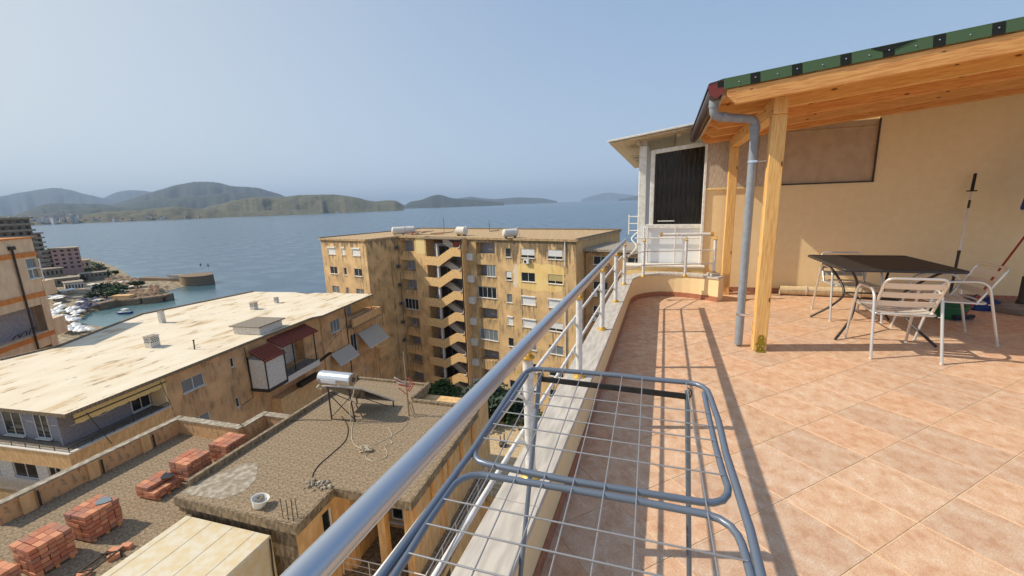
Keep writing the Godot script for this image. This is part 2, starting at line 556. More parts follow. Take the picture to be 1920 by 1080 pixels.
func build_sea():
	make_coast()
	var xs: Array = [-45000.0, -20000.0, -7000.0, -3000.0, -1500.0, -900.0, -600.0]
	var zs: Array = [-45000.0, -20000.0, -7000.0, -3000.0, -1500.0, -900.0, -600.0, -450.0]
	for i in range(-450, -40, 9): xs.append(float(i))
	for i in range(-330, 0, 9): zs.append(float(i))
	xs.append_array([100.0, 1000.0, 5000.0, 20000.0, 45000.0])
	zs.append_array([100.0, 1000.0])
	var st := SurfaceTool.new()
	st.begin(Mesh.PRIMITIVE_TRIANGLES)
	for z in zs:
		for x in xs:
			var k := 0.0
			if x > -460 and x < -100 and z > -340:
				var d := -shore_dist(Vector2(x, z))
				k = (1.0 - smoothstep(2.0, 34.0, d)) * (1.0 - smoothstep(30.0, 130.0, Vector2(x + 212, z + 96).length()))
				k = max(k, 0.35 * (1.0 - smoothstep(0.0, 16.0, d)))
			st.set_normal(Vector3.UP)
			st.set_uv(Vector2(x, z))
			st.set_color(Color(0.03, 0.075, 0.12).lerp(Color(0.10, 0.19, 0.20), k))
			st.add_vertex(Vector3(x, SEA, z))
	var w := xs.size()
	for j in zs.size() - 1:
		for i in w - 1:
			var a := j * w + i
			for q in [a, a + 1, a + w + 1, a, a + w + 1, a + w]: st.add_index(q)
	var m := flat(Color.WHITE, 0.2)
	m.vertex_color_use_as_albedo = true
	m.roughness_texture = ntex(noise(FastNoiseLite.TYPE_SIMPLEX_SMOOTH, 0.006, 4, 50), [[0.3, Color(0.75, 0.75, 0.75)], [0.6, Color(1, 1, 1)]])
	m.roughness = 0.24
	m.normal_enabled = true
	m.normal_texture = ntex(noise(FastNoiseLite.TYPE_SIMPLEX_SMOOTH, 0.03, 5, 51), [], 1024, true, 6.0)
	m.normal_scale = 0.1
	m.uv1_scale = Vector3(0.009, 0.015, 1)
	var o := piece(self, "water", st.commit(), m)
	o.set_meta("kind", "structure")

func build_terrain():
	var st := SurfaceTool.new()
	st.begin(Mesh.PRIMITIVE_TRIANGLES)
	var xs: Array = [-1500.0, -1100.0, -800.0, -650.0, -560.0, -500.0]
	for i in range(-460, -120, 5): xs.append(float(i))
	xs.append_array([-110.0, -90.0, -60.0, -30.0, 0.0, 40.0, 120.0, 300.0])
	var zs: Array = [-460.0, -400.0, -350.0]
	for i in range(-320, -60, 5): zs.append(float(i))
	zs.append_array([-50.0, -30.0, 0.0, 40.0, 120.0, 300.0])
	var nz := noise(FastNoiseLite.TYPE_SIMPLEX_SMOOTH, 0.05, 3, 60)
	for z in zs:
		for x in xs:
			var y := land_height(Vector2(x, z))
			if y > SEA + 0.5: y += nz.get_noise_2d(x, z) * 0.5
			st.set_uv(Vector2(x, z))
			st.add_vertex(Vector3(x, y, z))
	var w := xs.size()
	for j in zs.size() - 1:
		for i in w - 1:
			var a := j * w + i
			for q in [a, a + 1, a + w + 1, a, a + w + 1, a + w]: st.add_index(q)
	st.generate_normals()
	var m := mottled(c8(176, 156, 128), c8(112, 104, 84), 0.95, Vector3(0.03, 0.03, 0.03), 1.0, 61, 0.02)
	var o := piece(self, "ground", st.commit(), m)
	o.set_meta("kind", "structure")

func hill(called: String, sil: Array, d_front: float, d_ridge: float, m: Material, rough := 0.12, seed := 1):
	var n := 160
	var rows := 14
	var nz := noise(FastNoiseLite.TYPE_SIMPLEX_SMOOTH, 1.0, 5, seed)
	var x0: float = sil[0][0]
	var x1: float = sil[-1][0]
	var pts: Array = []
	for j in range(rows + 4):
		for i in n + 1:
			var x: float = lerp(x0, x1, float(i) / n)
			var k := 0
			while k < sil.size() - 2 and sil[k + 1][0] < x: k += 1
			var t: float = clampf((x - sil[k][0]) / max(sil[k + 1][0] - sil[k][0], 0.001), 0, 1)
			var y0: float = sil[max(k - 1, 0)][1]; var y3: float = sil[min(k + 2, sil.size() - 1)][1]
			var y: float = cubic_interpolate(sil[k][1], sil[k + 1][1], y0, y3, t)
			var top := far_at(x, y, d_ridge)
			var f: float = float(j) / rows
			var dist: float = lerp(d_front, d_ridge, f)
			var dir := Vector3(top.x, 0, top.z).normalized()
			var H: float = max(top.y + 0.0, SEA + 2.0) - SEA + 4.0
			var s: float
			if f <= 1.0:
				s = pow(sin(f * PI * 0.5), 1.15)
				s += rough * sin(f * PI) * nz.get_noise_3d(x * 0.022, f * 2.0, 3.0) * 0.8
			else: s = max(0.0, 1.0 - (f - 1.0) * 4.0)
			dist += nz.get_noise_2d(x * 0.02, 40.0) * (d_ridge - d_front) * 0.3 * (1.0 - min(f, 1.0))
			var jit: float = 1.0 + 0.02 * nz.get_noise_2d(x * 0.3, 9.0) * smoothstep(0.75, 1.0, f)
			var p := dir * dist
			p.y = SEA - 4.0 + H * s * (jit if f > 0.0 else 1.0)
			pts.append(p)
	var st := SurfaceTool.new()
	st.begin(Mesh.PRIMITIVE_TRIANGLES)
	for p in pts:
		st.set_uv(Vector2.ZERO)
		st.add_vertex(p)
	var w := n + 1
	for j in rows + 3:
		for i in n:
			var a := j * w + i
			for q in [a, a + w + 1, a + 1, a, a + w, a + w + 1]: st.add_index(q)
	st.generate_normals()
	var o := piece(self, numbered(called), st.commit(), m)
	o.set_meta("kind", "structure")
func build_hills():
	var brown := mottled(c8(98, 92, 68), c8(66, 70, 48), 0.95, Vector3(0.0012, 0.0012, 0.0012), 0.0, 70, 0.02)
	var green := mottled(c8(52, 62, 52), c8(38, 48, 40), 0.95, Vector3(0.0008, 0.0008, 0.0008), 0.0, 71, 0.02)
	hill("mountain", [[-140, 384], [-60, 372], [0, 368], [40, 361], [80, 355], [105, 352.5], [130, 356], [160, 364], [190, 371], [230, 379], [300, 392]], 20000, 24000, green, 0.1, 1)
	hill("mountain", [[150, 390], [190, 374], [215, 362], [240, 357], [285, 360], [330, 368], [400, 390]], 23000, 27000, green, 0.1, 2)
	hill("mountain", [[120, 402], [165, 394], [210, 383], [260, 368], [310, 353], [350, 344], [375, 341], [405, 342], [440, 350], [480, 352], [510, 360], [530, 367], [565, 384], [600, 392]], 10500, 13000, green, 0.12, 3)
	hill("hill", [[30, 402], [60, 391], [80, 384], [100, 381.5], [140, 382], [190, 382.5], [220, 386], [260, 378], [300, 373], [340, 370], [400, 364], [440, 361], [480, 366], [530, 374], [580, 388]], 8500, 10000, green, 0.12, 4)
	hill("hill", [[60, 404], [110, 396], [160, 391], [200, 389], [280, 389], [340, 393], [400, 399]], 6800, 7600, green, 0.12, 5)
	hill("headland", [[330, 401], [370, 394], [390, 388], [410, 383], [435, 376], [480, 370], [530, 370], [560, 366], [610, 365], [640, 366], [670, 371], [690, 376], [705, 377.5], [722, 376], [742, 376.5], [757, 384]], 4900, 5900, brown, 0.2, 6)
	hill("shore_rise", [[-160, 410], [0, 405], [60, 403], [110, 406], [160, 402], [200, 397], [260, 394], [300, 390], [330, 387.5], [360, 391], [400, 393], [450, 396], [520, 394], [600, 393]], 4300, 4800, brown, 0.2, 7)
	hill("island", [[757, 385], [770, 378], [790, 374.5], [812, 366.5], [826, 365.5], [846, 371], [870, 373], [900, 375], [945, 380]], 9500, 10500, green, 0.15, 8)
	hill("island", [[820, 380], [850, 374], [880, 369], [900, 371], [930, 373], [970, 370], [1000, 371], [1020, 372], [1045, 377]], 17000, 18500, green, 0.12, 9)
	hill("island", [[1160, 373], [1180, 370], [1210, 363], [1240, 358], [1300, 352], [1400, 356]], 17000, 19000, green, 0.12, 10)
	hill("mountain", [[1090, 373], [1115, 366], [1140, 361], [1160, 363], [1190, 366], [1230, 372]], 36000, 38000, green, 0.1, 11)

# ---------------------------------------------------------------- the terrace
var inner := PackedVector2Array()     # inner face of the parapet, from behind the camera to the free end
var WALL_Z := -7.9
func make_inner():
	inner.append(Vector2(-0.465, 3.2))
	inner.append(Vector2(-0.465, -6.62))
	for p in arc(Vector3(-0.465, 0, -6.62), Vector3(-0.44, 0, -7.12), Vector3(-0.06, 0, -7.3), 6).slice(1): inner.append(Vector2(p.x, p.z))
	for p in arc(Vector3(-0.06, 0, -7.3), Vector3(0.35, 0, -7.38), Vector3(0.81, 0, -7.04), 7).slice(1): inner.append(Vector2(p.x, p.z))
func offset(line: PackedVector2Array, d: float) -> PackedVector2Array:
	var out := PackedVector2Array()
	for i in line.size():
		var a := line[max(i - 1, 0)]
		var b := line[min(i + 1, line.size() - 1)]
		var t := (b - a).normalized()
		if i > 0 and i < line.size() - 1: t = ((line[i] - a).normalized() + (b - line[i]).normalized()).normalized()
		out.append(line[i] + Vector2(t.y, -t.x) * d)
	return out
func ribbon(mb: MB, a: PackedVector2Array, b: PackedVector2Array, y0: float, y1: float):
	var poly := PackedVector2Array(a)
	var rev := PackedVector2Array(b)
	rev.reverse()
	poly.append_array(rev)
	mb.prism(poly, y0, y1)
# a floor tile's cloudy fired-clay face
func tile_mat(seed: int, tint: Color) -> StandardMaterial3D:
	var n := 256
	var img := Image.create(n, n, false, Image.FORMAT_RGB8)
	var a := noise(FastNoiseLite.TYPE_SIMPLEX_SMOOTH, 0.011, 4, seed)
	var b := noise(FastNoiseLite.TYPE_SIMPLEX_SMOOTH, 0.03, 4, seed + 50)
	var c := noise(FastNoiseLite.TYPE_SIMPLEX, 0.2, 2, seed + 90)
	var base := c8(220, 186, 156)
	var rose := c8(204, 162, 130)
	var pale := c8(230, 206, 182)
	for y in n:
		for x in n:
			# streaks run along one diagonal of the tile
			var p := (x + y) * 0.42
			var q := (x - y) * 1.1
			var t := a.get_noise_2d(x, y) * 0.9
			var s := b.get_noise_2d(p, q)
			var col := base.lerp(rose, clampf(t * 1.3 + 0.15 + s * 0.8, 0.0, 1.0)).lerp(pale, clampf(-t * 1.2 + s * 0.9 - 0.05, 0.0, 0.9))
			col = col.lerp(c8(176, 138, 110), clampf(c.get_noise_2d(p * 0.8, q) * 1.5 - 0.25, 0.0, 0.55))
			img.set_pixel(x, y, col * tint)
	var m := StandardMaterial3D.new()
	m.albedo_texture = ImageTexture.create_from_image(img)
	m.roughness = 0.55
	m.metallic_specular = 0.25
	m.roughness_texture = ntex(noise(FastNoiseLite.TYPE_SIMPLEX_SMOOTH, 0.03, 4, seed), [[0.2, Color(0.75, 0.75, 0.75)], [0.8, Color(1, 1, 1)]], 128)
	m.uv1_scale = Vector3(2.5, 2.5, 1)
	return m
func build_terrace():
	make_inner()
	var mb := MB.new()
	var slab := PackedVector2Array([Vector2(-0.70, 3.2), Vector2(-0.70, -7.9), Vector2(0.55, -8.3), Vector2(5.6, -8.3), Vector2(5.6, 3.2)])
	mb.prism(slab, -0.35, -0.003)
	var floor_node := structure("floor", mb, M.grout)
	# tiles, laid diagonally
	var limit := PackedVector2Array(inner)
	for i in limit.size(): limit[i] += Vector2(0.001, 0)
	limit.append_array(PackedVector2Array([Vector2(0.83, -7.25), Vector2(0.83, -7.897), Vector2(5.55, -7.897), Vector2(5.55, 3.2)]))
	var pitch := 0.4014
	var size := 0.3960
	var o := Vector2(0.6576, -2.3456)
	var ea := Vector2(1, -1).normalized()
	var eb := Vector2(1, 1).normalized()
	var mats: Array = []
	var tints := [Color(1, 1, 1), Color(0.97, 0.96, 0.95), Color(1.0, 0.985, 0.97), Color(0.95, 0.95, 0.96), Color(1, 0.97, 0.95), Color(0.98, 0.98, 0.99)]
	for i in 6: mats.append(tile_mat(100 + i, tints[i]))
	var full := MB.new()
	full.box(Vector3(0, -0.004, 0), Vector3(size, 0.008, size), Basis.IDENTITY, 0.0015, Vector2(0.2, 0.2))
	var full_mesh := full.mesh()
	var r := RandomNumberGenerator.new()
	r.seed = 5
	for i in range(-14, 24):
		for j in range(-24, 22):
			var c := o + ea * (i + 0.5) * pitch + eb * (j + 0.5) * pitch
			if c.x < -1.0 or c.x > 5.8 or c.y > 0.7 or c.y < -8.3: continue
			# only what the picture can show
			var depth := -(view.inverse() * (Vector3(c.x, 0, c.y) - eye)).z
			var side := (view.inverse() * (Vector3(c.x, 0, c.y) - eye)).x
			var low := (view.inverse() * (Vector3(c.x, 0, c.y) - eye)).y
			if depth < 0.3 or side / depth > 1.42 or low / depth < -1.1: continue
			var cor := PackedVector2Array()
			for q in [[-1, -1], [1, -1], [1, 1], [-1, 1]]: cor.append(c + ea * size * 0.5 * q[0] + eb * size * 0.5 * q[1])
			var inside := true
			for q in cor:
				if not Geometry2D.is_point_in_polygon(q, limit): inside = false
			var m: Material = mats[r.randi() % 6]
			var turn := -PI / 4 + PI / 2 * (r.randi() % 2) * 2
			if inside:
				var t := piece(floor_node, "tile", full_mesh, m, Vector3(c.x, 0, c.y))
				t.rotation.y = turn
			else:
				for cut in Geometry2D.intersect_polygons(cor, limit):
					if absf(MB.area(cut)) < 0.004: continue
					var k := MB.new()
					for q in cut.size(): cut[q] -= c
					k.prism(cut, -0.008, 0.0)
					part(floor_node, "tile", k, m, Vector3(c.x, 0, c.y))
	# parapet and coping
	var par := thing("parapet_wall", "low ochre parapet with pale marble coping, curving at its far end", "parapet")
	mb = MB.new()
	ribbon(mb, inner, offset(inner, 0.15), -0.3, 0.355)
	part(par, "wall", mb, M.stucco)
	mb = MB.new()
	mb.box(Vector3(-0.66, -6.0, -2.2), Vector3(0.10, 12.3, 11.0))
	part(par, "outer_face", mb, M.stucco)
	var z := 3.2
	var k := 0
	while z > -6.5:
		var z2: float = max(z - 1.16, -6.6)
		if z2 < -6.3: z2 = -6.6
		var cb := MB.new()
		cb.box(Vector3(-0.535, 0.3705, (z + z2) * 0.5), Vector3(0.195, 0.031, z - z2 - 0.003), Basis.IDENTITY, 0.003, Vector2(k * 0.7, 0))
		part(par, "coping_slab", cb, M.marble)
		z = z2
		k += 1
	var bend := inner.slice(1)
	var a := offset(bend, -0.02)
	var b := offset(bend, 0.175)
	for e in [[0, 6], [6, 10], [10, 13]]:
		var cb := MB.new()
		ribbon(cb, a.slice(e[0], e[1] + 1), b.slice(e[0], e[1] + 1), 0.355, 0.386)
		part(par, "coping_slab", cb, M.marble)
	mb = MB.new()
	mb.box(Vector3(0.745, 0.41, -7.19), Vector3(0.15, 0.045, 0.13), Basis(Vector3.UP, 0.5), 0.004)
	part(par, "end_block", mb, M.marble)
	# skirting tiles along the parapet
	var run := offset(bend, -0.001)
	var run2 := offset(bend, -0.011)
	for e in [[0, 4], [4, 6], [6, 9], [9, 13]]:
		var sb := MB.new()
		ribbon(sb, run2.slice(e[0], e[1] + 1), run.slice(e[0], e[1] + 1), 0.001, 0.075)
		part(par, "skirting_tile", sb, M.skirting)
	z = 0.4
	while z > -6.6:
		var sb := MB.new()
		var z2: float = max(z - 0.4, -6.62)
		sb.box(Vector3(-0.4595, 0.038, (z + z2) * 0.5), Vector3(0.009, 0.074, z - z2 - 0.003))
		part(par, "skirting_tile", sb, M.skirting)
		z = z2

func build_house():
	var h := thing("house_wall", "ochre plastered house wall with a boarded window behind the table", "wall")
	var mb := MB.new()
	var X0 := 0.62
	mb.wall(X0, 6.4, -0.3, 2.54, WALL_Z, [[1.69, 2.89, 1.745, 2.54]], 0.05)
	mb.plate(poly([[2.89, 2.54], [6.4, 2.54], [6.4, 3.1], [2.89, 2.77]]), WALL_Z - 0.05, WALL_Z)
	mb.plate(poly([[X0, -0.3], [6.4, -0.3], [6.4, 3.1], [X0, 2.55]]), WALL_Z - 0.26, WALL_Z - 0.06)
	part(h, "wall", mb, M.stucco)
	mb = MB.new()
	mb.box(Vector3(2.29, 2.19, WALL_Z - 0.035), Vector3(1.19, 0.89, 0.03))
	part(h, "window_board", mb, M.panel_grey)
	mb = MB.new()
	for e in [[Vector3(2.885, 1.75, -7.885), Vector3(2.885, 2.64, -7.885)], [Vector3(1.69, 1.75, -7.885), Vector3(2.9, 1.75, -7.885)]]:
		mb.bar(e[0], e[1], 0.012, 0.02)
	part(h, "window_trim", mb, M.iron)
	# pale boards left of the window
	var x := X0
	for w in [0.40, 0.33, 0.34]:
		mb = MB.new()
		mb.box(Vector3(x + w * 0.5, 2.13, WALL_Z + 0.012), Vector3(w - 0.004, 0.78, 0.022), Basis.IDENTITY, 0.002)
		part(h, "pale_board", mb, M.panel_pale)
		x += w
	mb = MB.new()
	mb.box(Vector3(X0 + 0.535, 1.725, WALL_Z + 0.014), Vector3(1.07, 0.03, 0.028), Basis.IDENTITY, 0.003)
	part(h, "ledge", mb, M.stucco_cream)
	mb = MB.new()
	mb.box(Vector3(X0 - 0.02, 1.45, WALL_Z + 0.0), Vector3(0.04, 2.2, 0.07), Basis.IDENTITY, 0.004)
	part(h, "corner_trim", mb, M.white_pvc)
	x = 0.84
	while x < 5.4:
		mb = MB.new()
		mb.box(Vector3(x + 0.199, 0.041, WALL_Z + 0.006), Vector3(0.396, 0.08, 0.01))
		part(h, "skirting_tile", mb, M.skirting)
		x += 0.4

func roof_y(x: float) -> float:      # underside of the pergola's roof boards
	return 2.552 + 0.094 * (x - 0.47)
func build_pergola():
	var g := thing("pergola", "softwood pergola on square posts, its lean-to roof edged with green shingles", "pergola")
	var mb: MB
	for z in [-4.865, -7.68]:
		mb = MB.new()
		mb.box(Vector3(0.98, 1.17, z), Vector3(0.125, 2.34, 0.125), Basis.IDENTITY, 0.006, Vector2(z, 0.3))
		var p := part(g, "post", mb, M.wood)
		if z > -5:
			mb = MB.new()
			# an olive steel shoe: plate with ears screwed to the post's face
			mb.plate(PackedVector2Array([Vector2(-0.035, 0.0), Vector2(0.035, 0.0), Vector2(0.03, 0.05), Vector2(0.05, 0.075), Vector2(0.028, 0.10), Vector2(0.03, 0.14), Vector2(0.018, 0.175), Vector2(-0.018, 0.175), Vector2(-0.03, 0.14), Vector2(-0.028, 0.10), Vector2(-0.05, 0.075), Vector2(-0.03, 0.05)]), 0.0, 0.006, Transform3D(Basis.IDENTITY, Vector3(0.985, 0.0, -4.80)))
			mb.box(Vector3(0.985, 0.004, -4.775), Vector3(0.09, 0.006, 0.05))
			part(p, "shoe", mb, M.bracket)
			for q in [[-0.02, 0.06], [0.02, 0.06], [0.0, 0.15], [0.0, 0.02]]:
				mb = MB.new()
				mb.rod(Vector3(0.985 + q[0], q[1], -4.795), Vector3(0.985 + q[0], q[1], -4.79), 0.006, 6)
				part(p, "screw", mb, M.chrome)
	mb = MB.new()
	mb.bar(Vector3(0.98, 2.42, -4.79), Vector3(0.98, 2.42, -7.88), 0.115, 0.155, 0.005)
	part(g, "beam", mb, M.wood)
	mb = MB.new()
	mb.box(Vector3(0.98, 2.52, -4.82), Vector3(0.06, 0.07, 0.06), Basis.IDENTITY, 0.004)
	part(g, "post_top", mb, M.wood)
	# rafters run down to the left, ends cut on a slant
	var t := atan(0.094)
	var k_r := 0
	for z in [-4.58, -5.29, -6.10, -6.86, -7.62]:
		mb = MB.new()
		var x0 := 0.56
		var x1 := 6.2
		var mid := (x0 + x1) * 0.5
		var long := (x1 - x0) / cos(t)
		mb.box(Vector3(mid, roof_y(mid) - 0.07, z), Vector3(long, 0.138, 0.056), Basis(Vector3.BACK, t), 0.006, Vector2(z * 2.7, z * 1.9))
		# slanted tail
		mb.plate(PackedVector2Array([Vector2(x0 - 0.07, roof_y(x0 - 0.07) - 0.002), Vector2(x0 - 0.07, roof_y(x0) - 0.06), Vector2(x0 + 0.01, roof_y(x0) - 0.138), Vector2(x0 + 0.02, roof_y(x0 + 0.02) - 0.002)]), z - 0.0275, z + 0.0275)
		part(g, "rafter", mb, [M.wood2, M.wood, M.wood2, M.wood3, M.wood2][k_r])
		k_r += 1
	# a second board hung under the front edge
	var x := 0.46
	while x < 6.1:
		mb = MB.new()
		var w := 0.14
		var c := Vector3(x + w * 0.5, roof_y(x + w * 0.5) + 0.011, -6.22)
		mb.box(c, Vector3(w - 0.004, 0.02, 3.3), Basis(Vector3.BACK, t), 0.002, Vector2(x * 3.1, x))
		part(g, "roof_board", mb, M.wood2 if int(x * 7) % 2 else M.wood)
		x += w
	mb = MB.new()
	mb.box(Vector3(3.27, roof_y(3.27) + 0.055, -6.22), Vector3(5.75, 0.05, 3.34), Basis(Vector3.BACK, t))
	part(g, "roof_felt", mb, M.felt)
	# shingle edge: green tabs, dark felt notches, pale nails
	x = 0.46
	var k := 0
	while x < 6.0:
		var w := 0.285 + 0.03 * float(k % 3)
		var y := roof_y(x + w * 0.5)
		mb = MB.new()
		mb.box(Vector3(x + w * 0.5 - 0.037, y + 0.0465, -4.545), Vector3(w - 0.073, 0.088, 0.010), Basis(Vector3.BACK, t), 0.002)
		mb.box(Vector3(x + w * 0.5, y + 0.093, -4.72), Vector3(w - 0.0, 0.008, 0.36), Basis(Vector3.BACK, t), 0.002)
		var s := part(g, "shingle_tab", mb, M.shingle)
		mb = MB.new()
		mb.box(Vector3(x + w - 0.037, roof_y(x + w - 0.037) + 0.0495, -4.5445), Vector3(0.074, 0.087, 0.012), Basis(Vector3.BACK, t))
		if k % 4 == 3:
			mb.plate(PackedVector2Array([Vector2(x + w - 0.16, roof_y(x + w - 0.16) + 0.092), Vector2(x + w + 0.13, roof_y(x + w + 0.13) + 0.092), Vector2(x + w - 0.0, roof_y(x + w) + 0.05), Vector2(x + w - 0.074, roof_y(x + w - 0.07) + 0.05)]), -4.54, -4.536)
		part(g, "felt_notch", mb, M.felt)
		mb = MB.new()
		mb.lathe([Vector2(0.0, 0.004), Vector2(0.005, 0.003), Vector2(0.006, 0.0)], 8, Transform3D(Basis(Vector3.RIGHT, PI / 2), Vector3(x + w * 0.42, roof_y(x + w * 0.42) + 0.045, -4.5385)))
		part(s, "nail", mb, M.chrome)
		mb = MB.new()
		mb.lathe([Vector2(0.0, 0.004), Vector2(0.005, 0.003), Vector2(0.006, 0.0)], 8, Transform3D(Basis(Vector3.RIGHT, PI / 2), Vector3(x + w - 0.037, roof_y(x + w) + 0.05, -4.5385)))
		part(s, "nail", mb, M.chrome)
		x += w
		k += 1
	# gutter with downpipe
	var gt := thing("gutter", "brown metal eaves gutter emptying into a grey plastic downpipe", "gutter")
	mb = MB.new()
	var prof := PackedVector2Array()
	for i in 9:
		var a := PI + PI * i / 8.0
		prof.append(Vector2(0.395 + 0.062 * cos(a), 2.565 + 0.075 * sin(a)))
	for i in 9:
		var a := TAU - PI * i / 8.0
		prof.append(Vector2(0.395 + 0.057 * cos(a), 2.565 + 0.070 * sin(a)))
	mb.plate(prof, -7.95, -4.56)
	part(gt, "trough", mb, M.gutter)
	mb = MB.new()
	mb.box(Vector3(0.40, 2.63, -6.25), Vector3(0.14, 0.012, 3.4), Basis(Vector3.BACK, 0.25))
	part(gt, "drip_edge", mb, M.gutter)
	mb = MB.new()
	mb.plate(PackedVector2Array([Vector2(0.33, 2.60), Vector2(0.345, 2.52), Vector2(0.395, 2.485), Vector2(0.45, 2.52), Vector2(0.47, 2.575), Vector2(0.475, 2.65), Vector2(0.34, 2.625)]), -4.56, -4.552)
	part(gt, "end_plate", mb, M.gutter_red)
	mb = MB.new()
	mb.box(Vector3(0.47, 2.565, -6.2), Vector3(0.03, 0.11, 3.2))
	part(gt, "eaves_board", mb, M.panel_pale)
	var pt := Vector3(0.80, 0, -4.93)
	mb = MB.new()
	mb.tube(rounded([Vector3(0.40, 2.48, -4.72), Vector3(0.40, 2.36, -4.74), Vector3(pt.x, 2.33, pt.z), Vector3(pt.x, 0.02, pt.z)], 0.075, 6), 0.04, 16)
	part(gt, "downpipe", mb, M.pvc)
	for e in [[Vector3(0.40, 2.44, -4.725), Vector3(0.40, 2.53, -4.72)], [Vector3(0.47, 2.358, -4.775), Vector3(0.52, 2.353, -4.79)], [Vector3(pt.x, 2.22, pt.z), Vector3(pt.x, 2.27, pt.z)]]:
		mb = MB.new()
		mb.rod(e[0], e[1], 0.0455, 14)
		part(gt, "pipe_socket", mb, M.pvc)
	for y in [1.93, 0.36]:
		mb = MB.new()
		mb.lathe([Vector2(0.0405, -0.011), Vector2(0.0445, -0.011), Vector2(0.0445, 0.011), Vector2(0.0405, 0.011)], 18, Transform3D(Basis.IDENTITY, Vector3(pt.x, y, pt.z)))
		mb.rod(Vector3(pt.x + 0.04, y, pt.z), Vector3(0.925, y, pt.z + 0.03), 0.005, 6)
		mb.box(Vector3(pt.x + 0.02, y, pt.z + 0.045), Vector3(0.024, 0.02, 0.012))
		part(gt, "pipe_clamp", mb, M.chrome)

func build_conservatory():
	var c := thing("conservatory", "white framed glazed terrace room with an overhanging boarded roof", "conservatory")
	var zf := -8.08
	var mb := MB.new()
	var bl := on_z(1224, 421, zf); var br := on_z(1322, 421, zf)
	var tl := on_z(1225, 289, zf); var tr := on_z(1323, 272, zf)
	var pane := PackedVector2Array([Vector2(bl.x, bl.y), Vector2(br.x, br.y), Vector2(br.x, tr.y), Vector2(bl.x, tl.y)])
	mb.plate(pane, zf - 0.012, zf)
	part(c, "glass_pane", mb, glass_mat())
	mb = MB.new()
	var lx: float = bl.x - 0.2
	# curtain folds behind the pane
	var n := 40
	for i in n:
		var x0: float = lerp(bl.x, br.x, float(i) / n); var x1: float = lerp(bl.x, br.x, float(i + 1) / n)
		var z0: float = zf - 0.14 + 0.025 * sin(i * 1.7); var z1: float = zf - 0.14 + 0.025 * sin((i + 1) * 1.7)
		mb.quad(Vector3(x0, bl.y, z0), Vector3(x1, bl.y, z1), Vector3(x1, tr.y, z1), Vector3(x0, tr.y, z0), Vector2(x0, 0), Vector2(x1, 0), Vector2(x1, 1), Vector2(x0, 1))
	part(c, "curtain", mb, M.curtain)
	for e in [[Vector3(bl.x - 0.03, bl.y - 0.03, zf), Vector3(bl.x - 0.03, tl.y + 0.06, zf), 0.075], [Vector3(br.x + 0.01, br.y, zf), Vector3(br.x + 0.01, tr.y + 0.05, zf), 0.03], [Vector3(bl.x - 0.05, tl.y + 0.03, zf), Vector3(br.x + 0.03, tr.y + 0.03, zf), 0.06], [Vector3(bl.x - 0.12, bl.y - 0.03, zf + 0.02), Vector3(br.x + 0.02, br.y - 0.03, zf + 0.02), 0.05]]:
		mb = MB.new()
		mb.bar(e[0], e[1], e[2], 0.07, 0.006)
		part(c, "frame_bar", mb, M.white_pvc)
	mb = MB.new()
	mb.box(Vector3(bl.x + 0.22, bl.y + 0.06, zf + 0.02), Vector3(0.28, 0.015, 0.02), Basis.IDENTITY, 0.003)
	part(c, "pull_bar", mb, M.white_pvc)
	mb = MB.new()
	mb.box(Vector3(lx, (bl.y + tl.y) * 0.5 - 0.1, zf - 0.06), Vector3(0.13, tl.y - bl.y + 0.5, 0.12), Basis.IDENTITY, 0.01)
	part(c, "corner_post", mb, M.white_pvc)
	mb = MB.new()
	mb.box(Vector3(lx, 1.5, zf - 3.1), Vector3(0.1, 2.4, 6.0))
	mb.box(Vector3(0.5, 1.4, zf - 6.1), Vector3(2.2, 2.4, 0.1))
	part(c, "side_wall", mb, M.white_pvc)
	# base panels and handrail below the glass
	mb = MB.new()
	mb.box(Vector3((lx + 0.62) * 0.5, 0.72, zf - 0.02), Vector3(0.62 - lx, 0.78, 0.05))
	part(c, "base_panel", mb, M.white_panel)
	mb = MB.new()
	for x in [lx + 0.06, lx + 0.12, 0.18]:
		mb.rod(Vector3(x, 0.45, zf + 0.05), Vector3(x, bl.y - 0.05, zf + 0.05), 0.012, 8)
	mb.rod(Vector3(lx - 0.1, 0.9, zf + 0.05), Vector3(0.62, 0.9, zf + 0.05), 0.012, 8)
	part(c, "base_rail", mb, M.white_tube)
	# roof: rises to the right, runs far back
	var a := on_z(1140, 268, -7.75)
	var b := on_z(1302, 235, -7.75)
	var k := (b.y - a.y) / (b.x - a.x)
	var L := b.x - a.x + 0.6
	var tb := Basis(Vector3.BACK, atan(k))
	var mid := a + Vector3(1, k, 0) * L * 0.5
	mb = MB.new()
	mb.box(mid + Vector3(0, 0.02, -3.2), Vector3(L * sqrt(1 + k * k), 0.03, 6.5), tb, 0.004)
	part(c, "roof_sheet", mb, M.white_pvc)
	var w := 0.155
	var nb := int(6.4 / w)
	for i in nb:
		mb = MB.new()
		var z := -7.76 - (i + 0.5) * w
		var cut: float = 0.0
		mb.box(mid + Vector3(cut, -0.015, z + 7.75), Vector3(L * sqrt(1 + k * k) - 0.06, 0.028, w - 0.012), tb, 0.004, Vector2(i * 0.7, i * 0.31))
		part(c, "soffit_board", mb, M.wood_white)
	for i in 3:
		mb = MB.new()
		var s := 0.25 + i * 0.33
		var p := a + Vector3(1, k, 0) * (L * s)
		mb.box(p + Vector3(0, -0.06, -3.3), Vector3(0.06, 0.06, 6.2), tb)
		part(c, "rafter", mb, M.wood_white)
	# stepped corbel under the corner
	for i in 5:
		mb = MB.new()
		mb.box(Vector3(lx - 0.12 + i * 0.025, tl.y + 0.02 - i * 0.045, zf - 0.5 - i * 0.12), Vector3(0.26 - i * 0.04, 0.03, 0.25))
		part(c, "corbel_board", mb, M.wood_white)
	# small white brackets on its seaward side
	mb = MB.new()
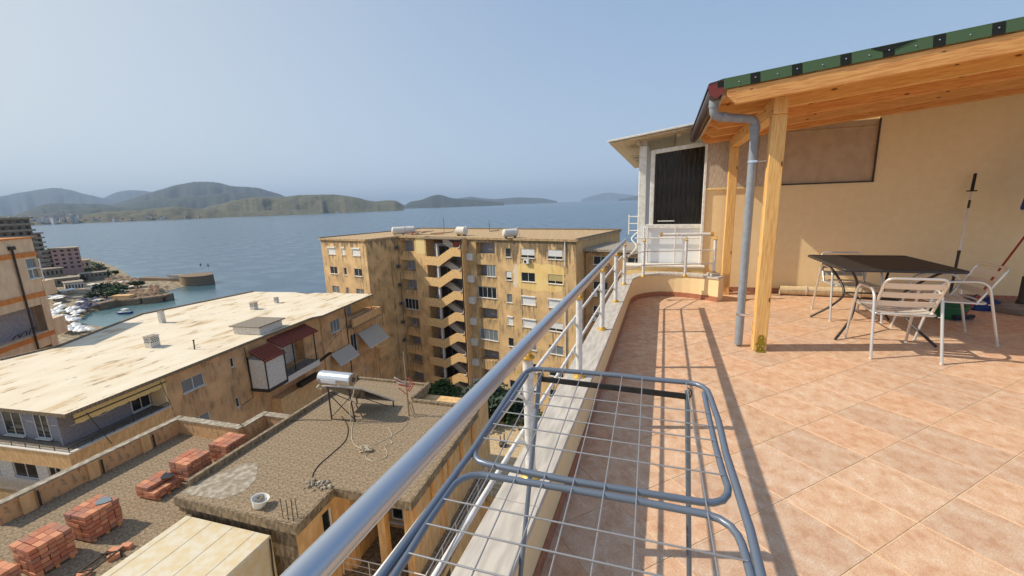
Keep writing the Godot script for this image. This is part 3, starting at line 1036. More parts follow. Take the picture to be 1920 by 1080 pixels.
	for y in [0.98, 1.12, 1.26]:
		mb.rod(Vector3(lx - 0.05, y, zf - 0.8), Vector3(lx - 0.28, y, zf - 0.8), 0.012, 6)
	mb.rod(Vector3(lx - 0.28, 0.9, zf - 0.8), Vector3(lx - 0.28, 1.3, zf - 0.8), 0.012, 6)
	mb.tube(spline([Vector3(lx - 0.05, 1.0, zf - 0.6), Vector3(lx - 0.2, 0.85, zf - 0.5), Vector3(lx - 0.1, 0.7, zf - 0.4), Vector3(lx - 0.25, 0.5, zf - 0.4)], 5), 0.012, 6)
	part(c, "side_rail", mb, M.white_tube)
	# cream dwarf wall with a sunk panel between it and the terrace
	var d := thing("dwarf_wall", "cream rendered dwarf wall with a sunk panel below the white terrace room", "wall")
	mb = MB.new()
	mb.wall(-0.62, 0.64, -3.0, 0.42, -7.72, [[-0.08, 0.46, 0.06, 0.36]], 0.06)
	mb.box(Vector3(0.01, -1.3, -7.90), Vector3(1.26, 3.44, 0.22))
	part(d, "wall", mb, M.stucco_cream)
	mb = MB.new()
	mb.box(Vector3(0.0, 0.435, -7.86), Vector3(1.32, 0.03, 0.32), Basis.IDENTITY, 0.004)
	part(d, "cap", mb, M.white_paint)
func glass_mat() -> StandardMaterial3D:
	var m := flat(Color(0.10, 0.09, 0.075, 0.3), 0.12)
	m.metallic_specular = 0.25
	m.transparency = BaseMaterial3D.TRANSPARENCY_ALPHA
	return m

func build_railing():
	var r := thing("balcony_railing", "silver tube handrail on white posts with gold collars along the parapet", "railing")
	var Y := 1.015
	var cy := 0.386
	var e0 := on_y(1240, 440, Y); var e1 := on_y(1335, 439, Y)
	var path: Array = [Vector3(-0.53, Y, 2.6), Vector3(-0.53, Y, -6.2), Vector3(-0.40, Y, -6.78), Vector3(0.10, Y, -7.12), Vector3(0.80, Y, -7.14)]
	path[2] = Vector3(-0.47, Y, -6.45)
	path = [Vector3(-0.53, Y, 2.6), Vector3(-0.53, Y, -6.30), Vector3(e0.x, Y, e0.z)]
	var mb := MB.new()
	mb.tube([path[0], path[1]], 0.03, 20)
	part(r, "handrail", mb, M.steel)
	mb = MB.new()
	mb.tube(rounded([Vector3(-0.53, Y, -6.25), path[1], e0], 0.06, 4), 0.026, 14)
	part(r, "handrail", mb, M.rust_pipe)
	mb = MB.new()
	mb.tube([e0, e1], 0.026, 14)
	part(r, "handrail", mb, M.white_tube)
	mb = MB.new()
	mb.lathe([Vector2(0.0, -0.02), Vector2(0.036, -0.018), Vector2(0.036, 0.018), Vector2(0.0, 0.02)], 14, Transform3D(Basis(Vector3.BACK, PI / 2), e0))
	part(r, "joint_ring", mb, M.gold)
	mb = MB.new()
	mb.lathe([Vector2(0.0, -0.03), Vector2(0.034, -0.028), Vector2(0.036, 0.022), Vector2(0.0, 0.03)], 14, Transform3D(Basis(Vector3.BACK, PI / 2), e1))
	part(r, "joint_ring", mb, M.gold)
	var spots: Array = []
	for z in [0.72, -0.45, -1.62, -2.775, -3.93, -5.10, -6.22]: spots.append(Vector3(-0.53, cy, z))
	var q := on_y(1206, 519, cy); spots.append(q)
	q = on_y(1284, 518, cy); spots.append(q)
	var last := Vector3(0.745, 0.432, -7.19)
	spots.append(last)
	for s in spots:
		mb = MB.new()
		mb.rod(s + Vector3(0, 0.0, 0), Vector3(s.x, 0.945, s.z), 0.0225, 16)
		var p := part(r, "post", mb, M.white_tube)
		mb = MB.new()
		var t := Transform3D(Basis.IDENTITY, Vector3(s.x, 0.945, s.z))
		mb.lathe([Vector2(0.0, 0.0), Vector2(0.024, 0.0), Vector2(0.031, 0.004), Vector2(0.031, 0.010), Vector2(0.022, 0.016), Vector2(0.010, 0.02), Vector2(0.0, 0.022)], 16, t)
		mb.tube(spline([Vector3(s.x, 0.96, s.z), Vector3(s.x + 0.012, 0.972, s.z), Vector3(s.x + 0.010, 0.985, s.z), Vector3(s.x - 0.002, 0.992, s.z)], 4), 0.009, 8)
		part(p, "collar", mb, M.gold)
		mb = MB.new()
		mb.lathe([Vector2(0.045, 0.0), Vector2(0.045, 0.004), Vector2(0.034, 0.012), Vector2(0.028, 0.026), Vector2(0.023, 0.028)], 16, Transform3D(Basis.IDENTITY, s))
		part(p, "base_ring", mb, M.gold)
	# two thin rails through the posts
	for y in [0.575, 0.79]:
		var runs: Array = [Vector3(-0.575, y, 2.6), Vector3(-0.575, y, -6.25)]
		mb = MB.new()
		mb.tube(runs, 0.010, 10)
		part(r, "thin_rail", mb, M.white_tube)
		mb = MB.new()
		mb.tube([Vector3(-0.575, y, -6.25), Vector3(spots[7].x - 0.01, y, spots[7].z + 0.02), Vector3(spots[8].x, y, spots[8].z + 0.0), Vector3(last.x, y, last.z)], 0.009, 8)
		part(r, "thin_rail", mb, M.white_tube)
		mb = MB.new()
		for i in 7:
			var s: Vector3 = spots[i]
			mb.tube([Vector3(-0.575, y, s.z + 0.03), Vector3(-0.535, y - 0.035, s.z)], 0.008, 6)
			mb.tube([Vector3(-0.575, y, s.z - 0.03), Vector3(-0.535, y - 0.035, s.z)], 0.008, 6)
		part(r, "rail_bracket", mb, M.white_tube)

func build_airer():
	var a := thing("clothes_airer", "grey steel folding clothes airer with thin wire lines beside the handrail", "clothes airer")
	var Y := 1.0
	var on := func(pts: Array, y: float) -> Array:
		var out: Array = []
		for p in pts: out.append(on_y(p[0], p[1], y))
		return out
	var ext := func(pts: Array, first: bool, last: bool, d: float) -> Array:
		if first: pts.push_front(pts[0] + (pts[0] - pts[1]).normalized() * d)
		if last: pts.push_back(pts[-1] + (pts[-1] - pts[-2]).normalized() * d)
		return pts
	var mb := MB.new()
	mb.tube(ext.call(on.call([[722, 1071], [886.7, 844], [960, 732], [978, 707], [986, 698], [997, 692.5], [1013, 692], [1091.7, 698], [1160, 704], [1220, 711], [1285.6, 716.7], [1305, 720], [1318, 725], [1327, 733], [1332, 745], [1347.8, 791], [1362, 853], [1407, 995], [1425, 1071]], Y), true, true, 0.35), 0.0085, 12)
	part(a, "outer_frame", mb, M.airer)
	mb = MB.new()
	mb.tube(on.call([[988, 703], [960, 746], [902, 826], [893, 841], [890, 850], [892, 858], [899, 865], [915.6, 870.5], [971, 882], [1060, 900], [1193, 922], [1315, 941.5], [1338, 942.5], [1355, 938], [1364, 927], [1365, 914], [1355.6, 887], [1342, 838], [1331, 789], [1320, 737]], Y - 0.004), 0.0075, 12)
	part(a, "folding_wing", mb, M.airer)
	mb = MB.new()
	mb.tube(ext.call(on.call([[742, 1075], [766.7, 1037], [800, 982], [842, 921], [852, 908], [866, 898], [882, 892], [899, 890], [915.6, 892], [1060, 916], [1193, 939], [1322, 964], [1349, 973], [1370, 987], [1384, 1005], [1392, 1023], [1401, 1053], [1408, 1080]], Y - 0.004), true, true, 0.3), 0.0075, 12)
	part(a, "folding_wing", mb, M.airer)
	for e in [[970, 733, 1330, 774], [956.7, 751, 1334.4, 799], [942, 772, 1342, 826], [924.4, 794.4, 1350, 856], [906.7, 821, 1357, 890.7], [832, 935.6, 1403, 1052], [800, 982, 1408, 1118], [766.7, 1037, 1415, 1199]]:
		mb = MB.new()
		mb.tube([on_y(e[0], e[1], Y + 0.004), on_y(e[2], e[3], Y + 0.004)], 0.0018, 6)
		part(a, "line_wire", mb, M.wire)
	for e in [[1020, 692, 902, 918], [1056.7, 694, 946.7, 940], [1091.7, 698, 1005, 940], [1128, 701, 1060, 964], [1166.7, 704, 1107.8, 1080], [1204.4, 709, 1186.7, 1073], [1286.7, 717, 1347, 1080]]:
		var p := on_y(e[0], e[1], Y + 0.006); var q := on_y(e[2], e[3], Y + 0.001)
		mb = MB.new()
		mb.tube([p, q + (q - p) * 0.6], 0.0017, 6)
		part(a, "cross_wire", mb, M.wire)
	# legs
	var l0 := on_y(1013, 699, 0.985); var l1 := on_y(966, 1076, 0.32)
	var r0 := on_y(1289, 733, 0.985); var r1 := on_y(1292, 1062, 0.32)
	for e in [[l0, l1], [r0, r1]]:
		mb = MB.new()
		var p: Vector3 = e[0]; var q: Vector3 = e[1]
		var foot := p + (q - p) * ((p.y - 0.012) / (p.y - q.y))
		foot.x = max(foot.x, -0.44)
		mb.tube([p, foot], 0.0085, 12)
		var leg := part(a, "leg", mb, M.airer)
		mb = MB.new()
		mb.rod(foot + Vector3(0, -0.012, 0), foot + Vector3(0, 0.03, 0), 0.012, 10)
		part(leg, "rubber_foot", mb, M.black)
	for x in [-0.38, 0.16]:
		mb = MB.new()
		mb.tube([Vector3(x, 0.985, 0.02), Vector3(x, 0.012, 0.12)], 0.0085, 12)
		part(a, "leg", mb, M.airer)
	mb = MB.new()
	mb.bar(l0 + Vector3(0.006, -0.022, 0.004), r0 + Vector3(0.0, -0.018, 0.004), 0.006, 0.020, 0.001)
	part(a, "black_strap", mb, M.black_tape)
	mb = MB.new()
	for e in [l0, r0]:
		mb.tube(spline([e + Vector3(0, 0.012, 0), e + Vector3(0.012, 0.0, 0.005), e + Vector3(0.008, -0.02, 0.005), e + Vector3(-0.004, -0.022, 0.004)], 4), 0.002, 6)
	part(a, "wire_loop", mb, M.black)

# ---------------------------------------------------------------- furniture and things by the wall
func make_chair(at: Vector3, turn: float, label: String) -> Node3D:
	var c := thing("bistro_chair", label, "chair", at, turn, "aluminium armchairs round the dark table")
	var mb: MB
	for s in [-1.0, 1.0]:
		var x: float = 0.255 * s
		mb = MB.new()
		mb.tube(rounded([Vector3(x + 0.012 * s, 0.012, -0.335), Vector3(x, 0.655, -0.20), Vector3(x, 0.665, 0.19), Vector3(x + 0.012 * s, 0.012, 0.335)], 0.11, 6), 0.0125, 12)
		var f := part(c, "side_frame", mb, M.alu)
		for z in [-0.335, 0.335]:
			mb = MB.new()
			mb.rod(Vector3(x + 0.012 * s, 0.0, z), Vector3(x + 0.012 * s, 0.022, z), 0.0145, 10)
			part(f, "foot", mb, M.slat)
		mb = MB.new()
		mb.rod(Vector3(x - 0.02 * s, 0.445, -0.235), Vector3(x + 0.012 * s, 0.445, -0.242), 0.006, 8)
		mb.rod(Vector3(x - 0.02 * s, 0.425, 0.225), Vector3(x + 0.012 * s, 0.425, 0.243), 0.006, 8)
		part(f, "bolt", mb, M.chrome)
	# back hoop runs down into the seat frame
	mb = MB.new()
	mb.tube(rounded([Vector3(-0.225, 0.42, 0.13), Vector3(-0.23, 0.80, 0.335), Vector3(0.23, 0.80, 0.335), Vector3(0.225, 0.42, 0.13)], 0.07, 6), 0.0125, 12)
	part(c, "back_hoop", mb, M.alu)
	mb = MB.new()
	var loop := rounded([Vector3(0, 0.44, 0.22), Vector3(-0.235, 0.43, 0.22), Vector3(-0.235, 0.445, -0.25), Vector3(0.235, 0.445, -0.25), Vector3(0.235, 0.43, 0.22), Vector3(0, 0.44, 0.22)], 0.06, 5)
	mb.tube(loop, 0.011, 10)
	part(c, "seat_frame", mb, M.alu)
	for i in 3:
		var t := 0.30 + i * 0.25
		mb = MB.new()
		var y: float = lerp(0.42, 0.80, t); var z: float = lerp(0.13, 0.335, t)
		var tilt := Basis(Vector3.RIGHT, 0.494)
		var n := 8
		for k in n:
			var x0: float = lerp(-0.225, 0.225, float(k) / n); var x1: float = lerp(-0.225, 0.225, float(k + 1) / n)
			var d0 := 0.022 * (1.0 - pow(x0 / 0.225, 2)); var d1 := 0.022 * (1.0 - pow(x1 / 0.225, 2))
			mb.bar(Vector3(x0, y, z + d0), Vector3(x1, y, z + d1), 0.004, 0.066, 0.0, tilt * Vector3.UP)
		var s := part(c, "back_slat", mb, M.slat)
		mb = MB.new()
		for x in [-0.21, 0.21]: mb.rod(Vector3(x, y, z + 0.012), Vector3(x, y, z - 0.002), 0.006, 8)
		part(s, "rivet", mb, M.chrome)
	for i in 6:
		mb = MB.new()
		var z := -0.215 + i * 0.078
		var n := 8
		for k in n:
			var x0: float = lerp(-0.235, 0.235, float(k) / n); var x1: float = lerp(-0.235, 0.235, float(k + 1) / n)
			var d0 := -0.022 * (1.0 - pow(x0 / 0.235, 2)); var d1 := -0.022 * (1.0 - pow(x1 / 0.235, 2))
			mb.bar(Vector3(x0, 0.452 - 0.018 * i / 5.0 + d0, z), Vector3(x1, 0.452 - 0.018 * i / 5.0 + d1, z), 0.058, 0.004, 0.0)
		part(c, "seat_slat", mb, M.slat)
	return c
func build_furniture():
	make_chair(Vector3(2.21, 0, -5.155), -0.02, "aluminium slatted armchair with its back to the terrace, tucked in at the dark table")
	make_chair(Vector3(2.93, 0, -5.82), PI / 2 - 0.02, "aluminium slatted armchair tilted away beside the leaning red stick")
	make_chair(Vector3(2.28, 0, -6.55), PI + 0.02, "aluminium slatted armchair standing between the dark table and the ochre wall")
	var t := thing("patio_table", "square dark metal table on curved legs under the pergola", "table", Vector3(2.4, 0, -6.16))
	var H := 0.77
	var mb := MB.new()
	var hx := 0.525
	var hz := 0.63
	# rim and woven steel panel
	mb.box(Vector3(0, H - 0.004, 0), Vector3(hx * 2 - 0.05, 0.006, hz * 2 - 0.05))
	part(t, "table_top", mb, M.table)
	mb = MB.new()
	mb.tube(rounded([Vector3(0, H - 0.008, hz), Vector3(-hx, H - 0.008, hz), Vector3(-hx, H - 0.008, -hz), Vector3(hx, H - 0.008, -hz), Vector3(hx, H - 0.008, hz), Vector3(0, H - 0.008, hz)], 0.03, 4), 0.017, 10)
	part(t, "rim", mb, M.table_frame)
	mb = MB.new()
	for i in 20:
		var z := -hz + 0.04 + i * (hz * 2 - 0.08) / 19.0
		mb.box(Vector3(0, H, z), Vector3(hx * 2 - 0.07, 0.003, 0.028), Basis.IDENTITY, 0.001)
	part(t, "mesh_strip", mb, M.table)
	var feet := [Vector3(-0.55, 0.012, -0.2), Vector3(-0.58, 0.012, 0.78), Vector3(0.28, 0.012, 0.81), Vector3(0.30, 0.012, -0.25)]
	var tops := [Vector3(-0.42, H - 0.02, -0.52), Vector3(-0.42, H - 0.02, 0.50), Vector3(0.40, H - 0.02, 0.50), Vector3(0.40, H - 0.02, -0.52)]
	for i in 4:
		var f: Vector3 = feet[i]
		var a: Vector3 = tops[i]
		var q := Vector3(-0.27 if i < 2 else 0.12, 0.38, -0.05 if i in [0, 3] else 0.30)
		mb = MB.new()
		mb.tube(spline([a, a.lerp(q, 0.5) + Vector3(-0.02 if i > 1 else 0.03, 0.03, 0), q, q.lerp(f, 0.45) + Vector3(0.04 if i < 2 else -0.04, -0.02, 0), f], 6), 0.0135, 10)
		part(t, "leg", mb, M.table_frame)
	mb = MB.new()
	mb.tube(rounded([Vector3(-0.27, 0.38, -0.05), Vector3(-0.27, 0.38, 0.30), Vector3(0.12, 0.38, 0.30), Vector3(0.12, 0.38, -0.05), Vector3(-0.27, 0.38, -0.05)], 0.06, 4), 0.010, 8)
	part(t, "stretcher", mb, M.table_frame)

func build_wall_clutter():
	var mb := MB.new()
	# a pale roll lying along the wall
	var r := thing("rolled_mat", "pale rolled-up mat lying along the foot of the ochre wall", "mat", Vector3(1.80, 0.08, -7.78))
	mb = MB.new()
	var n := 70
	var last := Vector3.ZERO
	for k in n + 1:
		var a := k * 0.36
		var rad := 0.022 + 0.056 * k / n
		var p := Vector3(0, rad * sin(a), rad * cos(a))
		if k > 0: mb.quad(last, p, p + Vector3(1.62, 0, 0), last + Vector3(1.62, 0, 0), Vector2(0, a), Vector2(0, a + 0.1), Vector2(1.6, a + 0.1), Vector2(1.6, a))
		last = p
	part(r, "roll", mb, M.roll)
	mb = MB.new()
	for x in [0.35, 1.2]:
		mb.lathe([Vector2(0.079, -0.012), Vector2(0.081, -0.012), Vector2(0.081, 0.012), Vector2(0.079, 0.012)], 20, Transform3D(Basis(Vector3.BACK, PI / 2), Vector3(x, 0, 0)))
	part(r, "tie", mb, M.slat)
	# telescopic pole with a black grip, leaning
	var p := thing("telescopic_pole", "telescopic metal pole with a black grip leaning on the ochre wall", "pole", Vector3(3.70, 0.0, -7.30))
	var top := Vector3(0.30, 1.80, -0.50)
	var at := func(t: float) -> Vector3: return top * t
	var along := top.normalized()
	mb = MB.new()
	mb.rod(at.call(0.0), at.call(0.42), 0.016, 12)
	part(p, "lower_tube", mb, M.iron)
	mb = MB.new()
	mb.rod(at.call(0.40), at.call(0.66), 0.0135, 12)
	part(p, "middle_tube", mb, M.slat)
	mb = MB.new()
	mb.rod(at.call(0.65), at.call(0.88), 0.011, 12)
	part(p, "upper_tube", mb, M.alu)
	mb = MB.new()
	mb.rod(at.call(0.74), at.call(0.80), 0.0135, 12)
	mb.rod(at.call(0.40), at.call(0.425), 0.018, 12)
	part(p, "lock_ring", mb, M.iron)
	mb = MB.new()
	mb.bar(at.call(0.87), at.call(1.0), 0.036, 0.028, 0.006, Vector3.RIGHT)
	mb.box(at.call(0.87), Vector3(0.10, 0.018, 0.05), Basis.IDENTITY, 0.006)
	part(p, "grip", mb, M.black)
	# red stick
	p = thing("broom_stick", "red broom stick leaning behind the right-hand armchair", "broom", Vector3(3.52, 0.0, -6.60))
	mb = MB.new()
	mb.rod(Vector3(0, 0.06, 0), Vector3(1.35, 1.42, -1.25), 0.012, 10)
	part(p, "stick", mb, M.red_stick)
	mb = MB.new()
	mb.box(Vector3(0.0, 0.05, 0), Vector3(0.26, 0.04, 0.05), Basis(Vector3.UP, 0.4), 0.01)
	part(p, "head", mb, M.black)
	mb = MB.new()
	for i in 14:
		var x := -0.12 + i * 0.0185
		mb.rod(Vector3(x * cos(0.4), 0.035, -x * sin(0.4)), Vector3(x * cos(0.4) * 1.08, 0.0, -x * sin(0.4) * 1.08), 0.006, 5, 0.003)
	part(p, "bristles", mb, M.blue)
	# parasol base with pole and closed blue parasol
	p = thing("parasol_stand", "round concrete parasol stand on the floor by the ochre wall", "parasol stand", Vector3(4.42, 0, -7.28))
	mb = MB.new()
	mb.lathe([Vector2(0.0, 0.0), Vector2(0.32, 0.0), Vector2(0.335, 0.02), Vector2(0.33, 0.075), Vector2(0.30, 0.09), Vector2(0.08, 0.10), Vector2(0.0, 0.10)], 30)
	part(p, "disc", mb, M.concrete)
	mb = MB.new()
	mb.lathe([Vector2(0.045, 0.10), Vector2(0.045, 0.14), Vector2(0.033, 0.16), Vector2(0.033, 0.46), Vector2(0.028, 0.46)], 16)
	part(p, "tube", mb, M.iron)
	p = thing("parasol", "closed blue parasol standing in the round concrete stand", "parasol", Vector3(4.42, 0.12, -7.28))
	mb = MB.new()
	mb.rod(Vector3.ZERO, Vector3(0, 2.2, 0), 0.02, 12)
	part(p, "pole", mb, M.white_tube)
	mb = MB.new()
	for k in 24:
		for j in 8:
			var q: Array = []
			for e in [[k, j], [k + 1, j], [k + 1, j + 1], [k, j + 1]]:
				var a: float = TAU * e[0] / 24.0
				var h: float = e[1] / 8.0
				var rad: float = (0.13 * (1.0 - h * 0.75) + 0.02) * (1.0 + 0.28 * cos(a * 6.0))
				q.append(Vector3(rad * cos(a), lerp(1.18, 2.2, h) + 0.03 * cos(a * 6.0) * (1 - h), rad * sin(a)))
			mb.quad(q[3], q[2], q[1], q[0])
	part(p, "folded_cloth", mb, M.blue)
	mb = MB.new()
	mb.lathe([Vector2(0.15, 1.17), Vector2(0.16, 1.19), Vector2(0.15, 1.2)], 20)
	part(p, "hem", mb, M.white_tube)
	# blue cloth bag and green basin
	p = thing("blue_bag", "crumpled blue cloth bag on the floor beside the parasol stand", "bag", Vector3(4.05, 0.0, -7.35))
	mb = MB.new()
	var nz := noise(FastNoiseLite.TYPE_SIMPLEX_SMOOTH, 2.2, 3, 88)
	for k in 28:
		for j in 10:
			var q: Array = []
			for e in [[k, j], [k + 1, j], [k + 1, j + 1], [k, j + 1]]:
				var a: float = TAU * (e[0] % 28) / 28.0
				var f: float = e[1] / 10.0 * PI / 2
				var d := Vector3(cos(a) * cos(f), sin(f), sin(a) * cos(f))
				q.append(Vector3(d.x * 0.26, d.y * 0.15, d.z * 0.17) * (1.0 + 0.35 * nz.get_noise_3dv(d * 2.0)))
			mb.quad(q[3], q[2], q[1], q[0])
	part(p, "bag_body", mb, M.blue)
	mb = MB.new()
	mb.tube(spline([Vector3(-0.1, 0.12, 0.03), Vector3(-0.06, 0.2, 0.05), Vector3(0.04, 0.19, 0.06), Vector3(0.1, 0.12, 0.05)], 5), 0.008, 6)
	part(p, "handle", mb, M.blue)
	p = thing("basin", "green plastic basin on the floor behind the right-hand armchair", "basin", Vector3(3.42, 0.0, -6.75))
	mb = MB.new()
	mb.lathe([Vector2(0.0, 0.0), Vector2(0.15, 0.0), Vector2(0.20, 0.15), Vector2(0.215, 0.155), Vector2(0.215, 0.162), Vector2(0.19, 0.16), Vector2(0.145, 0.012), Vector2(0.0, 0.01)], 24)
	part(p, "bowl", mb, M.green_plastic)
	mb = MB.new()
	for s in [-1.0, 1.0]:
		mb.tube(arc(Vector3(0.21 * s, 0.155, -0.05), Vector3(0.27 * s, 0.155, 0), Vector3(0.21 * s, 0.155, 0.05), 5), 0.008, 6)
	part(p, "handle", mb, M.green_plastic)

# ---------------------------------------------------------------- the flat roofs below the terrace
var FR := Transform3D(Basis(Vector3.UP, deg_to_rad(3.5)), Vector3(-14.71, 0, -7.59))
const ROOF := -7.4
func on_roof(x: float, y: float, h := ROOF) -> Vector3:
	return FR.affine_inverse() * on_y(x, y, h)
func poly(a: Array) -> PackedVector2Array:
	var p := PackedVector2Array()
	for e in a: p.append(Vector2(e[0], e[1]))
	return p
# a window as frame and panes, in the plane z = zf of its parent (or of t)
func win(parent: Node, x0: float, x1: float, y0: float, y1: float, zf: float, kind: String, t := Transform3D.IDENTITY, panes := 2):
	var mb := MB.new()
	var f := 0.05
	var z := zf - 0.10
	for e in [[x0, x1, y0, y0 + f], [x0, x1, y1 - f, y1], [x0, x0 + f, y0 + f, y1 - f], [x1 - f, x1, y0 + f, y1 - f]]:
		mb.box(t * Vector3((e[0] + e[1]) * 0.5, (e[2] + e[3]) * 0.5, z), Vector3(e[1] - e[0], e[3] - e[2], 0.06), t.basis)
	if kind != "shutter":
		for i in range(1, panes):
			var x: float = lerp(x0, x1, float(i) / panes)
			mb.box(t * Vector3(x, (y0 + y1) * 0.5, z), Vector3(f, y1 - y0 - 2 * f, 0.05), t.basis)
	# sill
	mb.box(t * Vector3((x0 + x1) * 0.5, y0 - 0.03, zf + 0.03), Vector3(x1 - x0 + 0.12, 0.05, 0.16), t.basis)
	var w := part(parent, "window", mb, M.window_white)
	if kind in ["shutter", "half", "beige"]:
		var yb: float = y0 + f if kind == "shutter" else lerp(y0, y1, 0.3)
		if kind == "shutter":
			mb = MB.new()
			mb.box(t * Vector3((x0 + x1) * 0.5, y1 - 0.07, zf + 0.05), Vector3(x1 - x0 + 0.06, 0.16, 0.12), t.basis, 0.01)
			part(w, "shutter_box", mb, M.shutter)
		mb = MB.new()
		var n := int(max(3.0, (y1 - f - yb) / 0.09))
		for i in n:
			var a: float = lerp(yb, y1 - f, float(i) / n); var b: float = lerp(yb, y1 - f, float(i + 1) / n)
			mb.box(t * Vector3((x0 + x1) * 0.5, (a + b) * 0.5, z + 0.03), Vector3(x1 - x0 - 2 * f + 0.02, b - a - 0.012, 0.03), t.basis, 0.006)
		part(w, "roller_shutter", mb, M.shutter_beige if kind == "beige" else M.shutter)
	if kind != "shutter":
		for i in panes:
			mb = MB.new()
			var a: float = lerp(x0, x1, float(i) / panes) + f * 0.5; var b: float = lerp(x0, x1, float(i + 1) / panes) - f * 0.5
			mb.box(t * Vector3((a + b) * 0.5, (y0 + y1) * 0.5, z - 0.02), Vector3(b - a, y1 - y0 - 2 * f, 0.02), t.basis)
			part(w, "pane", mb, M.glass_pale if kind == "pale" else M.glass)
func box_part(parent: Node, called: String, x0: float, x1: float, y0: float, y1: float, z0: float, z1: float, m: Material, ch := 0.0) -> MeshInstance3D:
	var mb := MB.new()
	mb.box(Vector3((x0 + x1) * 0.5, (y0 + y1) * 0.5, (z0 + z1) * 0.5), Vector3(absf(x1 - x0), absf(y1 - y0), absf(z1 - z0)), Basis.IDENTITY, ch)
	return part(parent, called, mb, m)
# posts and rails between two points
func simple_rail(parent: Node, a: Vector3, b: Vector3, h: float, m: Material, n := 4, r := 0.02):
	var mb := MB.new()
	for i in n + 1:
		var p := a.lerp(b, float(i) / n)
		mb.rod(p, p + Vector3(0, h, 0), r * 0.8, 6)
	for k in [1.0, 0.66, 0.33]:
		mb.rod(a + Vector3(0, h * k, 0), b + Vector3(0, h * k, 0), r if k == 1.0 else r * 0.5, 6)
	part(parent, "rail", mb, m)

func build_roofs():
	var turn := deg_to_rad(3.5)
	var at := FR.origin
	# --- the house with the grey roof
	var h := thing("flat_roofed_house", "weathered ochre house with a grey gritted flat roof carrying a solar heater", "house", at, turn)
	var mb := MB.new()
	mb.prism(poly([[0, 0.05], [4.96, 0.1], [4.88, -1.6], [7.73, -1.6], [7.66, -7.66], [4.34, -7.8], [4.25, -9.55], [-0.05, -9.55]]), ROOF - 0.32, ROOF)
	part(h, "roof_slab", mb, M.old_conc)
	mb = MB.new()
	mb.prism(poly([[0.06, 0.0], [4.9, 0.04], [4.82, -1.66], [7.66, -1.66], [7.6, -7.6], [4.28, -7.74], [4.19, -9.5], [0.0, -9.5]]), ROOF, ROOF + 0.006, true, false, false)
	part(h, "roof_grit", mb, M.gravel_roof)
	# a fan of spilled pale mortar on the roof
	mb = MB.new()
	mb.prism(poly([[0.12, -0.15], [1.7, -0.25], [2.1, -0.75], [1.95, -1.3], [1.6, -1.7], [1.2, -2.1], [0.7, -1.95], [0.35, -1.3], [0.1, -0.8]]), ROOF + 0.006, ROOF + 0.014, true, false)
	part(h, "mortar_patch", mb, M.concrete_pale)
	# kerbs: a tall one on the left, low ones round the back notch
	for e in [[-0.14, 0.04, -9.6, -0.5, 0.22], [0.04, 4.25, -9.62, -9.46, 0.12], [4.18, 4.36, -9.6, -7.9, 0.2], [4.36, 7.66, -7.86, -7.68, 0.14]]:
		box_part(h, "kerb", e[0], e[1], ROOF - 0.1, ROOF + e[4], e[2], e[3], M.old_conc, 0.02)
	# walls below
	mb = MB.new()
	var right := Transform3D(Basis(Vector3.UP, PI / 2), Vector3(4.84, 0, 0))     # seen from +x; its x runs to -z
	mb.wall(-0.05, 1.75, -15, ROOF - 0.32, 0.0, [[1.0, 1.45, -8.9, -7.95]], 0.25, right)
	part(h, "wall", mb, M.old_wall)
	win(h, 1.0, 1.45, -8.9, -7.95, 0.0, "glass", right, 1)
	mb = MB.new()
	mb.wall(0.0, 4.84, -15, ROOF - 0.32, -0.06, [], 0.2)
	part(h, "wall", mb, M.old_conc)
	mb = MB.new()
	mb.wall(4.84, 7.5, -15, ROOF - 0.32, -3.9, [[5.3, 6.3, -10.4, -8.3], [6.7, 7.3, -9.3, -8.2]], 0.25)
	part(h, "wall", mb, M.old_wall)
	win(h, 5.3, 6.3, -10.4, -8.3, -3.9, "glass")
	win(h, 6.7, 7.3, -9.3, -8.2, -3.9, "glass", Transform3D.IDENTITY, 1)
	mb = MB.new()
	mb.wall(1.6, 9.5, -15, ROOF - 0.32, 7.45, [], 0.2, Transform3D(Basis(Vector3.UP, PI / 2), Vector3(0, 0, 0)))
	mb.box(Vector3(3.7, -11.4, -8.6), Vector3(7.2, 7.2, 1.6))
	part(h, "wall", mb, M.old_wall)
	box_part(h, "partition", 4.84, 5.04, -15, ROOF - 0.32, -4.0, -1.7, M.old_wall)
	for e in [[5.05, -2.0], [6.35, -2.0], [7.4, -1.95], [7.4, -4.4]]:
		mb = MB.new()
		mb.box(Vector3(e[0], -9.3, e[1]), Vector3(0.28, 3.2, 0.28), Basis.IDENTITY, 0.01)
		part(h, "column", mb, M.old_wall)
	box_part(h, "balcony_slab", 4.86, 8.1, -10.95, -10.7, -7.5, -1.5, M.old_conc, 0.01)
	simple_rail(h, Vector3(4.9, -10.7, -1.55), Vector3(8.05, -10.7, -1.55), 0.75, M.white_tube, 3)
	simple_rail(h, Vector3(8.05, -10.7, -1.6), Vector3(8.05, -10.7, -7.4), 0.75, M.white_tube, 5)
	for z in [-2.2, -3.5, -4.8, -6.1, -7.4]:
		mb = MB.new()
		mb.box(Vector3(7.55, -8.3, z), Vector3(0.16, 1.15, 0.34), Basis.IDENTITY, 0.01)
		part(h, "buttress", mb, M.old_wall)
	# the storey below the balcony
	mb = MB.new()
	mb.wall(4.84, 7.9, -18, -10.95, -1.75, [[5.6, 6.6, -13.6, -11.6]], 0.25)
	mb.wall(1.75, 7.4, -18, -10.95, 7.9, [[2.6, 3.8, -13.4, -11.6]], 0.25, Transform3D(Basis(Vector3.UP, PI / 2), Vector3.ZERO))
	part(h, "wall", mb, M.old_wall)
	win(h, 5.6, 6.6, -13.6, -11.6, -1.75, "glass")
	win(h, 2.6, 3.8, -13.4, -11.6, 7.9, "glass", Transform3D(Basis(Vector3.UP, PI / 2), Vector3.ZERO))
